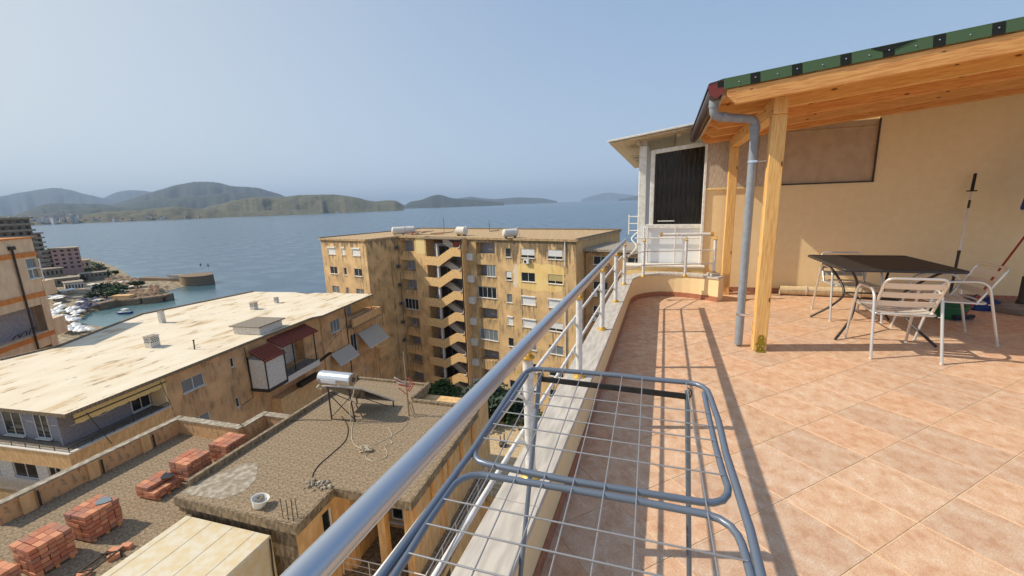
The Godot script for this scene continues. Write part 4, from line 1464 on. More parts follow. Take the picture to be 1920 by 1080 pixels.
	# --- the brick roof
	var b := thing("brick_roof_house", "flat roof with ochre parapets where brick stacks are stored", "house", at, turn)
	mb = MB.new()
	mb.prism(poly([[-5.3, 9], [-5.3, -4.0], [-1.75, -4.0], [-1.75, -5.2], [0, -5.2], [0.6, -0.05], [0.6, 9]]), -8.3, -8.006)
	part(b, "roof_slab", mb, M.concrete)
	mb = MB.new()
	mb.prism(poly([[-5.3, 9], [-5.3, -4.0], [-1.75, -4.0], [-1.75, -5.2], [-0.08, -5.2], [-0.08, -0.06], [0.58, -0.06], [0.58, 9]]), -8.006, -8.0, true, false, false)
	part(b, "roof_grit", mb, M.gravel_roof)
	mb = MB.new()
	mb.box(Vector3(-2.4, -14.5, 2.2), Vector3(5.5, 12.4, 12.2))
	part(b, "wall", mb, M.old_wall)
	for e in [[-5.3, -5.06, -4.0, 1.9], [-5.06, -1.6, -4.0, -3.76], [-1.75, -1.5, -5.2, -4.0], [-1.5, 0.0, -5.2, -4.96], [-5.3, -4.5, 3.3, 3.9]]:
		mb = MB.new()
		mb.box(Vector3((e[0] + e[1]) * 0.5, -7.67, (e[2] + e[3]) * 0.5), Vector3(e[1] - e[0], 0.68, e[3] - e[2]))
		var p := part(b, "parapet", mb, parapet_mat())
		mb = MB.new()
		mb.box(Vector3((e[0] + e[1]) * 0.5, -7.315, (e[2] + e[3]) * 0.5), Vector3(e[1] - e[0] + 0.08, 0.05, e[3] - e[2] + 0.08), Basis.IDENTITY, 0.008)
		part(p, "coping", mb, M.concrete_pale)
	for z in [-2.4, -0.6, 1.2]:
		box_part(b, "parapet_pier", -5.08, -4.98, -8.0, -7.34, z - 0.17, z + 0.17, M.old_wall)
		mb = MB.new()
		mb.rod(Vector3(-4.95, -7.95, z - 0.25), Vector3(-4.95, -7.4, z - 0.25), 0.035, 8)
		part(b, "rain_spout", mb, M.iron)
	# --- the beige cover between the two roofs
	var c := thing("metal_cover", "large cream sheet-metal box cover stained with rust below the grey roof", "cover", at, turn)
	mb = MB.new()
	mb.box(Vector3(2.33, -9.6, 3.3), Vector3(3.4, 3.5, 6.3), Basis.IDENTITY, 0.03)
	part(c, "casing", mb, M.cover_beige)
	for x in [0.9, 1.75, 2.6, 3.45]:
		mb = MB.new()
		mb.box(Vector3(x, -7.846, 3.3), Vector3(0.03, 0.012, 6.2), Basis.IDENTITY, 0.003)
		part(c, "seam", mb, M.cover_beige)
	mb = MB.new()
	mb.tube(spline([Vector3(4.06, -7.9, 0.25), Vector3(4.1, -8.3, 0.3), Vector3(4.08, -8.9, 0.32), Vector3(4.1, -10, 0.35)], 4), 0.025, 6)
	part(c, "drain_pipe", mb, M.iron)

var parapet_cached: StandardMaterial3D
func parapet_mat() -> StandardMaterial3D:
	if parapet_cached == null:
		parapet_cached = mottled(c8(206, 164, 118), c8(150, 122, 92), 0.95, Vector3(0.7, 0.35, 0.7), 0.8, 44, 0.014, 0.72, 0.16)
	return parapet_cached

func build_brick_stacks():
	var turn := deg_to_rad(3.5)
	var brick := MB.new()
	brick.box(Vector3(0, 0.064, 0), Vector3(0.290, 0.124, 0.174), Basis.IDENTITY, 0.006)
	var mesh := brick.mesh()
	# end face with its row of dark cells
	var cell := MB.new()
	for i in 3:
		for j in 2:
			cell.box(Vector3(-0.085 + i * 0.085, 0.04 + j * 0.06, 0.0885), Vector3(0.05, 0.036, 0.003))
	var cell_mesh := cell.mesh()
	var mats := [M.brick_a, M.brick_b, M.brick_a, M.brick_c, M.brick_d]
	var r := RandomNumberGenerator.new()
	r.seed = 9
	var names := ["brick stack by the roof's front edge, cut by the frame", "tall stack of orange hollow bricks with neat top beside another tall stack", "tall stack of orange hollow bricks with bluish film on its top", "low half-used pile of bricks with black plastic on top", "tall brick stack touching the grey roof's kerb, with clean red top", "farthest brick stack, in the corner by the parapet, with crumbling side"]
	var spots := [[-1.52, 3.62, 5], [-1.55, 2.46, 6], [-1.65, 1.24, 6], [-1.70, -0.62, 3], [-1.52, -1.66, 5], [-1.20, -2.92, 5]]
	for s in spots.size():
		var e: Array = spots[s]
		var w := FR * Vector3(e[0], -8.0, e[1])
		var t := thing("brick_stack", names[s], "bricks", w, turn + r.randf_range(-0.03, 0.03), "brick stacks on the flat roof")
		var mb := MB.new()
		for z in [-0.33, 0.0, 0.33]: mb.box(Vector3(0, 0.03, z), Vector3(0.9, 0.06, 0.08))
		part(t, "pallet_slat", mb, M.wood2)
		var nx := 3
		var nz := 5
		for l in int(e[2]):
			for i in nx:
				for j in nz:
					var edge: bool = i == 0 or i == nx - 1 or j == 0 or j == nz - 1 or l == int(e[2]) - 1
					if s == 3 and l == 2 and i == 2: continue
					if not edge: continue
					var o := piece(t, "brick", mesh, mats[r.randi() % 5], Vector3(-0.3 + i * 0.3 + r.randf_range(-0.012, 0.012), 0.06 + l * 0.141, -0.36 + j * 0.18 + r.randf_range(-0.012, 0.012)))
					o.rotation.y = r.randf_range(-0.03, 0.03)
		if s in [2, 3]:
			mb = MB.new()
			var y: float = 0.06 + e[2] * 0.141 + 0.004
			mb.prism(poly([[-0.12, -0.36], [0.16, -0.41], [0.40, -0.3], [0.33, -0.16], [0.14, -0.02], [-0.02, -0.1]]), y, y + 0.01)
			part(t, "plastic_film", mb, M.collector if s == 3 else M.glass_pale)
	# loose bricks and a trestle by the cover
	for e in [[0.05, 1.5, 0.4], [0.12, 1.85, 1.2], [-0.1, 1.7, 0.2], [0.02, 2.5, 0.9]]:
		var o := piece(self, numbered("loose_brick"), mesh, M.brick_b, FR * Vector3(e[0], -8.0, e[1]))
		o.rotation.y = e[2]
		tag(o, "loose orange brick lying by the cream metal cover", "brick", "loose bricks by the cover")
	var tr := thing("trestle", "rusty steel trestle frame lying by the cream metal cover", "trestle", FR * Vector3(0.1, -8.0, 2.6), turn + 0.15)
	for e in [[Vector3(-0.2, 0.1, -0.9), Vector3(-0.3, 0.1, 1.2)], [Vector3(0.3, 0.25, -0.9), Vector3(0.25, 0.25, 1.2)]]:
		var mb := MB.new()
		mb.bar(e[0], e[1], 0.04, 0.04)
		part(tr, "side_bar", mb, M.iron)
	for z in [-0.7, -0.1, 0.5, 1.0]:
		var mb := MB.new()
		mb.bar(Vector3(-0.25, 0.12, z), Vector3(0.28, 0.27, z), 0.035, 0.035)
		part(tr, "rung", mb, M.iron)
	for p in [Vector3(-0.2, 0.1, -0.8), Vector3(0.3, 0.25, -0.8), Vector3(-0.28, 0.1, 1.1), Vector3(0.25, 0.25, 1.1)]:
		var mb := MB.new()
		mb.bar(p, Vector3(p.x, 0.0, p.z), 0.035, 0.035)
		part(tr, "leg", mb, M.iron)

func build_solar():
	var turn := deg_to_rad(3.5)
	var s := thing("solar_heater", "solar water heater with silver tank above a dark sloping collector on iron stand", "solar heater", FR * Vector3(0, ROOF + 0.006, 0), turn)
	var mb := MB.new()
	var y := 1.83
	var z := -5.72
	var R := Transform3D(Basis(Vector3.BACK, -PI / 2), Vector3(1.12, y, z))
	mb.lathe([Vector2(0.0, 0.0), Vector2(0.2, 0.01), Vector2(0.27, 0.05), Vector2(0.285, 0.1), Vector2(0.285, 1.6), Vector2(0.27, 1.66)], 28, R)
	part(s, "tank", mb, M.chrome)
	mb = MB.new()
	mb.lathe([Vector2(0.27, 1.66), Vector2(0.25, 1.69), Vector2(0.13, 1.70), Vector2(0.12, 1.66), Vector2(0.0, 1.66)], 24, R)
	part(s, "tank_end", mb, M.mast)
	mb = MB.new()
	for k in 10:
		var a := TAU * k / 10.0
		mb.rod(Vector3(2.81, y + 0.08 * sin(a), z + 0.08 * cos(a)), Vector3(2.81, y + 0.08 * sin(a + 0.63), z + 0.08 * cos(a + 0.63)), 0.015, 5)
	part(s, "heater_ring", mb, M.iron)
	mb = MB.new()
	mb.box(Vector3(1.75, y - 0.06, z + 0.29), Vector3(0.75, 0.16, 0.01), Basis(Vector3.RIGHT, 0.2), 0.003)
	part(s, "label_plate", mb, M.white_panel)
	# collector: from under the tank down to the back
	var a := Vector3(0.95, 1.30, -5.95); var b := Vector3(2.9, 1.30, -6.1); var c := Vector3(3.78, 0.3, -7.2); var d := Vector3(1.83, 0.3, -7.05)
	mb = MB.new()
	var n := (b - a).cross(c - a).normalized() * -0.06
	mb.quad(a, b, c, d); mb.quad(d + n, c + n, b + n, a + n)
	for e in [[a, b], [b, c], [c, d], [d, a]]: mb.quad(e[0], e[0] + n, e[1] + n, e[1])
	part(s, "collector", mb, M.collector)
	mb = MB.new()
	for e in [[a, b], [b, c], [c, d], [d, a]]: mb.bar(e[0] + n * 0.5, e[1] + n * 0.5, 0.05, 0.075)
	part(s, "collector_frame", mb, M.alu)
	for e in [[Vector3(1.68, 0, -5.46), Vector3(1.68, 1.5, -5.46)], [Vector3(2.85, 0, -5.5), Vector3(2.7, 1.5, -5.5)], [Vector3(1.85, 0, -7.0), Vector3(1.85, 0.32, -7.0)], [Vector3(3.72, 0, -7.12), Vector3(3.72, 0.32, -7.12)]]:
		mb = MB.new()
		mb.bar(e[0], e[1], 0.045, 0.045)
		part(s, "stand_leg", mb, M.iron)
	for e in [[Vector3(1.68, 0.1, -5.46), Vector3(2.8, 1.2, -5.5)], [Vector3(2.85, 0.1, -5.5), Vector3(1.68, 1.2, -5.46)], [Vector3(1.68, 1.3, -5.46), Vector3(1.7, 0.05, -7.0)], [Vector3(2.75, 1.3, -5.5), Vector3(3.5, 0.05, -7.0)], [Vector3(1.6, 1.5, -5.46), Vector3(2.8, 1.5, -5.5)], [Vector3(1.68, 0.02, -5.46), Vector3(2.85, 0.02, -5.5)]]:
		mb = MB.new()
		mb.bar(e[0], e[1], 0.03, 0.03)
		part(s, "stand_brace", mb, M.iron)
	mb = MB.new()
	mb.tube(spline([Vector3(2.8, 1.75, -5.7), Vector3(2.95, 1.4, -5.5), Vector3(2.75, 0.8, -5.4), Vector3(2.8, 0.0, -5.3)], 6), 0.02, 6)
	mb.tube(spline([Vector3(1.15, 1.5, -5.6), Vector3(1.0, 1.35, -5.6), Vector3(1.15, 1.25, -5.7)], 6), 0.04, 8)
	part(s, "water_pipe", mb, M.cable_pale)

func build_roof_clutter():
	var turn := deg_to_rad(3.5)
	var lay := func(pts: Array, lift: float) -> Array:
		var out: Array = []
		for p in pts: out.append(on_y(p[0], p[1], ROOF + 0.006 + lift))
		return spline(out, 6)
	# antenna mast
	var base := on_y(767, 780, ROOF + 0.006)
	var m := thing("antenna_mast", "rusty television antenna on a thin mast rising from the grey roof", "antenna", base)
	var mb := MB.new()
	mb.tube([Vector3.ZERO, Vector3(0, 1.6, 0), Vector3(0.0, 2.95, 0)], 0.035, 8, true, 0.025)
	part(m, "mast", mb, M.mast)
	mb = MB.new()
	mb.tube([Vector3(0.15, 0.0, -0.2), Vector3(0.1, 0.5, -0.15), Vector3(0.02, 0.7, 0)], 0.025, 6)
	mb.tube([Vector3(0.35, 0.0, 0.1), Vector3(0.12, 0.35, 0.0), Vector3(0.02, 0.8, 0)], 0.02, 6)
	part(m, "stay", mb, M.mast)
	mb = MB.new()
	mb.rod(Vector3(-0.32, 1.62, 0.1), Vector3(0.16, 1.42, -0.05), 0.02, 6)
	part(m, "boom", mb, M.mast)
	for i in 4:
		mb = MB.new()
		mb.bar(Vector3(-0.40 + i * 0.06, 1.86 - i * 0.1, 0.25), Vector3(-0.02 + i * 0.06, 1.36 - i * 0.02, -0.15), 0.02, 0.06)
		part(m, "element", mb, M.red_plastic if i % 2 else M.window_white)
	for sx in [0.02, 0.22]:
		mb = MB.new()
		mb.tube([Vector3(0.1 + sx * 0.5, 1.85, 0.1), Vector3(0.2 + sx * 0.5, 1.7, 0.0), Vector3(0.2 + sx * 0.5, 1.45, 0.0), Vector3(0.08 + sx * 0.5, 1.2, 0.1)], 0.022, 6)
		part(m, "reflector_edge", mb, M.red_plastic)
	for i in 8:
		mb = MB.new()
		mb.rod(Vector3(0.12, 1.78 - i * 0.075, 0.05), Vector3(0.3, 1.76 - i * 0.075, 0.05), 0.006, 5)
		part(m, "reflector_rod", mb, M.wire)
	mb = MB.new()
	mb.rod(Vector3(0, 1.0, 0), Vector3(-0.3, 1.35, 0.15), 0.018, 6)
	part(m, "side_arm", mb, M.red_plastic)
	# cables
	mb = MB.new()
	mb.tube(lay.call([[480, 830], [520, 800], [560, 788], [622, 788]], 0.015), 0.014, 6)
	mb.tube(lay.call([[640, 780], [652, 800], [648, 825], [625, 848], [597, 873], [586, 893], [592, 909], [600, 917]], 0.015), 0.016, 6)
	solid("black_hose", mb, M.cable_dark, "black hose snaking across the grey roof from the solar heater", "hose")
	mb = MB.new()
	mb.tube(lay.call([[662, 790], [659, 815], [664, 833], [680, 842], [688, 845]], 0.015), 0.012, 6)
	mb.tube(lay.call([[688, 850], [686, 858], [700, 864], [722, 858], [726, 848], [722, 838], [735, 831], [731, 824], [735, 815], [728, 802]], 0.015), 0.011, 6)
	mb.tube(lay.call([[700, 835], [733, 818], [758, 800], [766, 784]], 0.015), 0.009, 6)
	solid("white_cable", mb, M.cable_pale, "tangled white cable on the grey roof near the antenna mast", "cable")
	var cl := thing("cable_coil", "knotted clump of white cable lying on the grey roof", "cable", on_y(688, 845, ROOF + 0.006))
	var r := RandomNumberGenerator.new()
	r.seed = 3
	for i in 3:
		mb = MB.new()
		var pts: Array = []
		for k in 9:
			pts.append(Vector3(r.randf_range(-0.22, 0.22), r.randf_range(0.02, 0.2), r.randf_range(-0.2, 0.2)))
		mb.tube(spline(pts, 5), 0.018, 5)
		part(cl, "loop", mb, M.cable_pale)
	# a bucket of rubble
	var bk := thing("bucket", "tipped white bucket spilling rubble at the grey roof's edge", "bucket", on_y(486, 950, ROOF + 0.006), 0.6)
	mb = MB.new()
	var tip := Transform3D(Basis(Vector3.FORWARD, 0.25), Vector3(0, 0.03, 0))
	mb.lathe([Vector2(0.0, 0.0), Vector2(0.17, 0.0), Vector2(0.24, 0.26), Vector2(0.26, 0.27), Vector2(0.225, 0.26), Vector2(0.16, 0.02), Vector2(0.0, 0.02)], 20, tip)
	part(bk, "shell", mb, M.window_white)
	for i in 12:
		mb = MB.new()
		mb.box(Vector3(r.randf_range(-0.13, 0.16) + (0.25 if i > 7 else 0.0), 0.24 if i < 8 else 0.03, r.randf_range(-0.13, 0.13)), Vector3(r.randf_range(0.06, 0.16), 0.05, r.randf_range(0.05, 0.12)), Basis.from_euler(Vector3(r.randf(), r.randf() * 3, r.randf())), 0.01)
		part(bk, "rubble", mb, M.concrete)
	# starter bars
	var rb := thing("starter_bars", "bundle of rusty reinforcing bars sticking up at the grey roof's corner", "rebar", on_y(546, 972, ROOF))
	for i in 6:
		mb = MB.new()
		var p := Vector3(-0.22 + (i % 3) * 0.2, 0, -0.08 + (i / 3) * 0.16)
		mb.rod(p, p + Vector3(r.randf_range(-0.04, 0.04), r.randf_range(0.35, 0.75), r.randf_range(-0.04, 0.04)), 0.012, 5)
		part(rb, "bar", mb, M.iron)
	# rubble heap at the corner
	var hp := thing("rubble_heap", "small heap of broken mortar at the inner corner of the grey roof", "rubble", on_y(612, 912, ROOF + 0.006))
	for i in 34:
		mb = MB.new()
		var s := r.randf_range(0.03, 0.11)
		var q := Vector2(r.randfn() * 0.3, r.randfn() * 0.16)
		mb.box(Vector3(q.x - 0.25, s * 0.35, q.y), Vector3(s * 1.4, s * 0.8, s), Basis.from_euler(Vector3(r.randf(), r.randf() * 3, r.randf())), s * 0.2)
		part(hp, "lump", mb, M.concrete_pale)

func leafy(mb: MB, c: Vector3, rad: Vector3, n: int, size: float, r: RandomNumberGenerator):
	for i in n:
		var d := Vector3(r.randfn(), r.randfn(), r.randfn()).normalized()
		var k := pow(r.randf(), 0.4)
		var p := c + Vector3(d.x * rad.x, d.y * rad.y, d.z * rad.z) * k
		var b := Basis.from_euler(Vector3(r.randf_range(-1.0, 1.0), r.randf() * TAU, r.randf_range(-1.0, 1.0)))
		var s := size * r.randf_range(0.6, 1.3)
		mb.quad(p + b * Vector3(-s, 0, 0), p + b * Vector3(0, 0, -s * 0.55), p + b * Vector3(s, 0, 0), p + b * Vector3(0, 0, s * 0.55))
func bush(called: String, at: Vector3, h: float, w: float, n: int, leaf: float, m: Material, label: String, category: String, group := "", seed := 1):
	var o := thing(called, label, category, at, 0.0, group)
	var r := RandomNumberGenerator.new()
	r.seed = seed
	var mb := MB.new()
	for i in 5:
		var a := TAU * i / 5.0 + r.randf()
		mb.tube([Vector3(0, -0.2, 0), Vector3(cos(a) * w * 0.15, h * 0.3, sin(a) * w * 0.15), Vector3(cos(a) * w * 0.35, h * 0.65, sin(a) * w * 0.35)], h * 0.03, 6, true, h * 0.008)
	part(o, "trunk", mb, M.bark)
	mb = MB.new()
	var lobes := 9
	for i in lobes:
		var a := TAU * i / lobes + r.randf()
		var c := Vector3(cos(a) * w * 0.33 * r.randf_range(0.3, 1.2), h * r.randf_range(0.35, 0.8), sin(a) * w * 0.33 * r.randf_range(0.3, 1.2))
		leafy(mb, c, Vector3(w * 0.24, h * 0.22, w * 0.24), n / lobes, leaf, r)
	part(o, "crown", mb, m)

func build_courtyard():
	# a pale gravelled terrace beyond the grey roof, with planting
	var o := thing("gravel_terrace", "pale gravelled lower terrace with a low wall beyond the grey roof", "terrace", FR.origin, deg_to_rad(3.5))
	var mb := MB.new()
	mb.prism(poly([[4.4, -7.9], [10.6, -7.2], [11.2, -14.0], [4.2, -14.0]]), -11.9, -11.5)
	part(o, "slab", mb, M.gravel_pale)
	box_part(o, "low_wall", 4.2, 11.2, -11.5, -11.15, -14.2, -14.0, M.concrete_pale, 0.02)
	box_part(o, "low_wall", 9.6, 9.8, -11.5, -11.0, -13.9, -7.3, M.concrete_pale, 0.02)
	mb = MB.new()
	mb.wall(4.0, 10.6, -18, -11.9, -7.3, [[5.0, 6.4, -14.6, -12.6], [7.4, 8.6, -14.0, -12.6]], 0.25)
	part(o, "wall", mb, M.old_wall)
	win(o, 5.0, 6.4, -14.6, -12.6, -7.3, "glass")
	simple_rail(o, Vector3(8.2, -11.5, -7.4), Vector3(10.5, -11.5, -7.3), 0.8, M.white_tube, 2)
	var t := thing("timber_plank", "weathered timber plank leaning below the parapet", "plank", FR * Vector3(10.3, -11.5, -8.0), 0.1)
	mb = MB.new()
	mb.bar(Vector3(0, 0.06, 0), Vector3(0.1, 0.06, -3.2), 0.22, 0.1, 0.005)
	part(t, "board", mb, M.wood2)
	mb = MB.new()
	for z in [-0.4, -2.7]: mb.box(Vector3(0.03, 0.0, z), Vector3(0.34, 0.05, 0.08))
	part(t, "batten", mb, M.iron)
	t = thing("small_pump", "small rusty pump with two pipes on the gravelled terrace", "pump", on_y(943, 836, -11.5))
	mb = MB.new()
	mb.lathe([Vector2(0, 0), Vector2(0.2, 0.0), Vector2(0.22, 0.18), Vector2(0.1, 0.26), Vector2(0, 0.28)], 12)
	part(t, "body", mb, M.iron)
	mb = MB.new()
	mb.rod(Vector3(0.08, 0.2, 0), Vector3(0.1, 0.75, 0), 0.03, 6)
	mb.rod(Vector3(-0.12, 0.2, 0), Vector3(-0.14, 0.6, 0), 0.025, 6)
	part(t, "pipe", mb, M.iron)
	bush("shrub", on_y(930, 806, -12.6), 3.2, 4.2, 2600, 0.16, M.foliage_dark, "dark evergreen shrub beyond the gravelled terrace", "shrub", "", 1)
	bush("shrub", on_y(905, 800, -12.6), 3.4, 3.4, 2000, 0.16, M.foliage_dark, "dark evergreen shrub half hidden by the handrail", "shrub", "", 2)
	bush("shrub", on_y(982, 812, -12.4), 2.0, 3.0, 1500, 0.14, M.foliage, "rounded green shrub at the gravelled terrace's far corner", "shrub", "", 3)
	var g := thing("white_cylinder_tank", "white cylindrical tank lying beyond the shrubs", "tank", on_y(935, 765, -17.0), 0.3)
	mb = MB.new()
	mb.lathe([Vector2(0, -1.3), Vector2(0.45, -1.25), Vector2(0.55, -1.1), Vector2(0.55, 1.1), Vector2(0.45, 1.25), Vector2(0, 1.3)], 20, Transform3D(Basis(Vector3.BACK, PI / 2), Vector3(0, 0.75, 0)))
	part(g, "barrel", mb, M.white_paint)
	mb = MB.new()
	for x in [-0.7, 0.7]: mb.box(Vector3(x, 0.15, 0), Vector3(0.15, 0.3, 0.8))
	part(g, "cradle", mb, M.concrete)
	mb = MB.new()
	mb.prism(poly([[-60, -16], [-60, -52], [-38, -58], [10, -50], [10, -22], [-4, -22], [-6, -16]]), -31.0, -29.0)
	structure("pavement", mb, M.concrete_pale)
	var y := thing("lower_yard", "pale concrete yard terrace between the shrubs and the apartment block", "terrace")
	box_part(y, "low_wall", -4, 6, -29.0, -17.2, -34, -33.7, M.concrete_pale)
	box_part(y, "terrace_slab", -4.5, 8, -17.4, -17.0, -33.7, -24, M.concrete_pale)
	bush("tree", on_y(822, 764, -27.0), 4.0, 5.2, 3000, 0.24, M.foliage, "leafy green tree at the foot of the stair tower", "tree", "", 4)
	bush("tree", on_y(846, 770, -27.0), 3.2, 4.2, 2200, 0.24, M.foliage, "smaller green tree beside the leafy tree by the stair tower", "tree", "", 5)

# ---------------------------------------------------------------- apartment blocks
# weathered render laid over one wall: run-off streaks, mould, patches of new plaster. Rectangle in metres.
func weathered(x0: float, x1: float, y0: float, y1: float, base: Color, stain: Color, holes: Array, top_stain: float, seed: int, patch := false) -> StandardMaterial3D:
	var w := 384
	var h := 512
	var img := Image.create(w, h, false, Image.FORMAT_RGB8)
	var n1 := noise(FastNoiseLite.TYPE_SIMPLEX_SMOOTH, 0.35, 4, seed)
	var n2 := noise(FastNoiseLite.TYPE_SIMPLEX_SMOOTH, 1.6, 4, seed + 3)
	var n3 := noise(FastNoiseLite.TYPE_SIMPLEX_SMOOTH, 0.9, 3, seed + 5)
	for j in h:
		var y: float = lerp(y1, y0, (j + 0.5) / h)
		for i in w:
			var x: float = lerp(x0, x1, (i + 0.5) / w)
			var blot := n1.get_noise_2d(x, y)
			var streak := n2.get_noise_2d(x * 1.3, y * 0.22)
			var fine := n2.get_noise_2d(x * 3.0, y * 3.0)
			var c := base.lerp(base.darkened(0.14), clampf(0.5 + blot * 1.2, 0, 1)).lerp(base.lightened(0.12), clampf(fine * 0.5, 0, 0.5))
			var s := 0.0
			# run-off under the roof edge, uneven in length
			var reach := top_stain * (0.55 + 0.9 * n3.get_noise_2d(x * 0.9, 4.0) + 0.5 * streak)
			s = max(s, (1.0 - smoothstep(reach * 0.55, reach * 1.1 + 0.05, y1 - y)) * ((0.85 if patch else 0.65) + 0.4 * streak))
			# runs below the sills
			for q in holes:
				if x > q[0] - 0.15 and x < q[1] + 0.15 and y < q[2]:
					var d: float = q[2] - y
					if d < 1.7: s = max(s, (1.0 - d / (0.8 + 0.9 * clampf(0.5 + streak, 0, 1))) * clampf(0.25 + streak * 1.3, 0, 0.8))
			s = max(s, clampf(streak * 1.3 + blot * 0.6 - 0.34, 0, 0.45))
			if patch:
				# new yellow render round two windows with a rim of bare filler
				var px: float = (x - 26.3) / 3.75 + 0.14 * n1.get_noise_2d(x * 2.0, y * 2.0)
				var py: float = (y + 8.2) / 1.85 + 0.16 * n1.get_noise_2d(x * 2.0 + 50.0, y * 2.0)
				var e: float = pow(absf(px), 5.0) + pow(absf(py), 4.0)
				if x < 22.95 + 0.3 * blot and x > 22.0 and absf(y + 8.4) < 2.0 + blot and e < 1.6:
					c = c8(232, 214, 188); s *= 0.15
				elif e < 1.0:
					c = c8(246, 214, 146).lerp(c8(238, 200, 128), clampf(0.5 + blot, 0, 1)); s *= 0.25
			c = c.lerp(stain, clampf(s * (0.8 + 0.5 * fine), 0, 0.85))
			img.set_pixel(i, j, c)
	var m := StandardMaterial3D.new()
	m.albedo_texture = ImageTexture.create_from_image(img)
	m.roughness = 0.95
	m.uv1_scale = Vector3(1.0 / (x1 - x0), 1.0 / (y1 - y0), 1)
	m.uv1_offset = Vector3(-x0 / (x1 - x0), y1 / (y1 - y0), 0)
	return m

func air_con(parent: Node, at: Vector3, t := Basis.IDENTITY):
	var mb := MB.new()
	mb.box(at, Vector3(0.8, 0.55, 0.3), t, 0.02)
	var a := part(parent, "air_conditioner", mb, M.window_white if t == Basis.IDENTITY else M.concrete)
	mb = MB.new()
	mb.lathe([Vector2(0.0, 0.01), Vector2(0.2, 0.012), Vector2(0.2, 0.0)], 14, Transform3D(t * Basis(Vector3.RIGHT, PI / 2), at + t * Vector3(-0.12, 0, 0.15)))
	part(a, "fan_grille", mb, M.interior)
	mb = MB.new()
	for s in [-0.3, 0.3]: mb.box(at + t * Vector3(s, -0.31, -0.05), Vector3(0.04, 0.04, 0.45), t)
	part(a, "bracket", mb, M.iron)

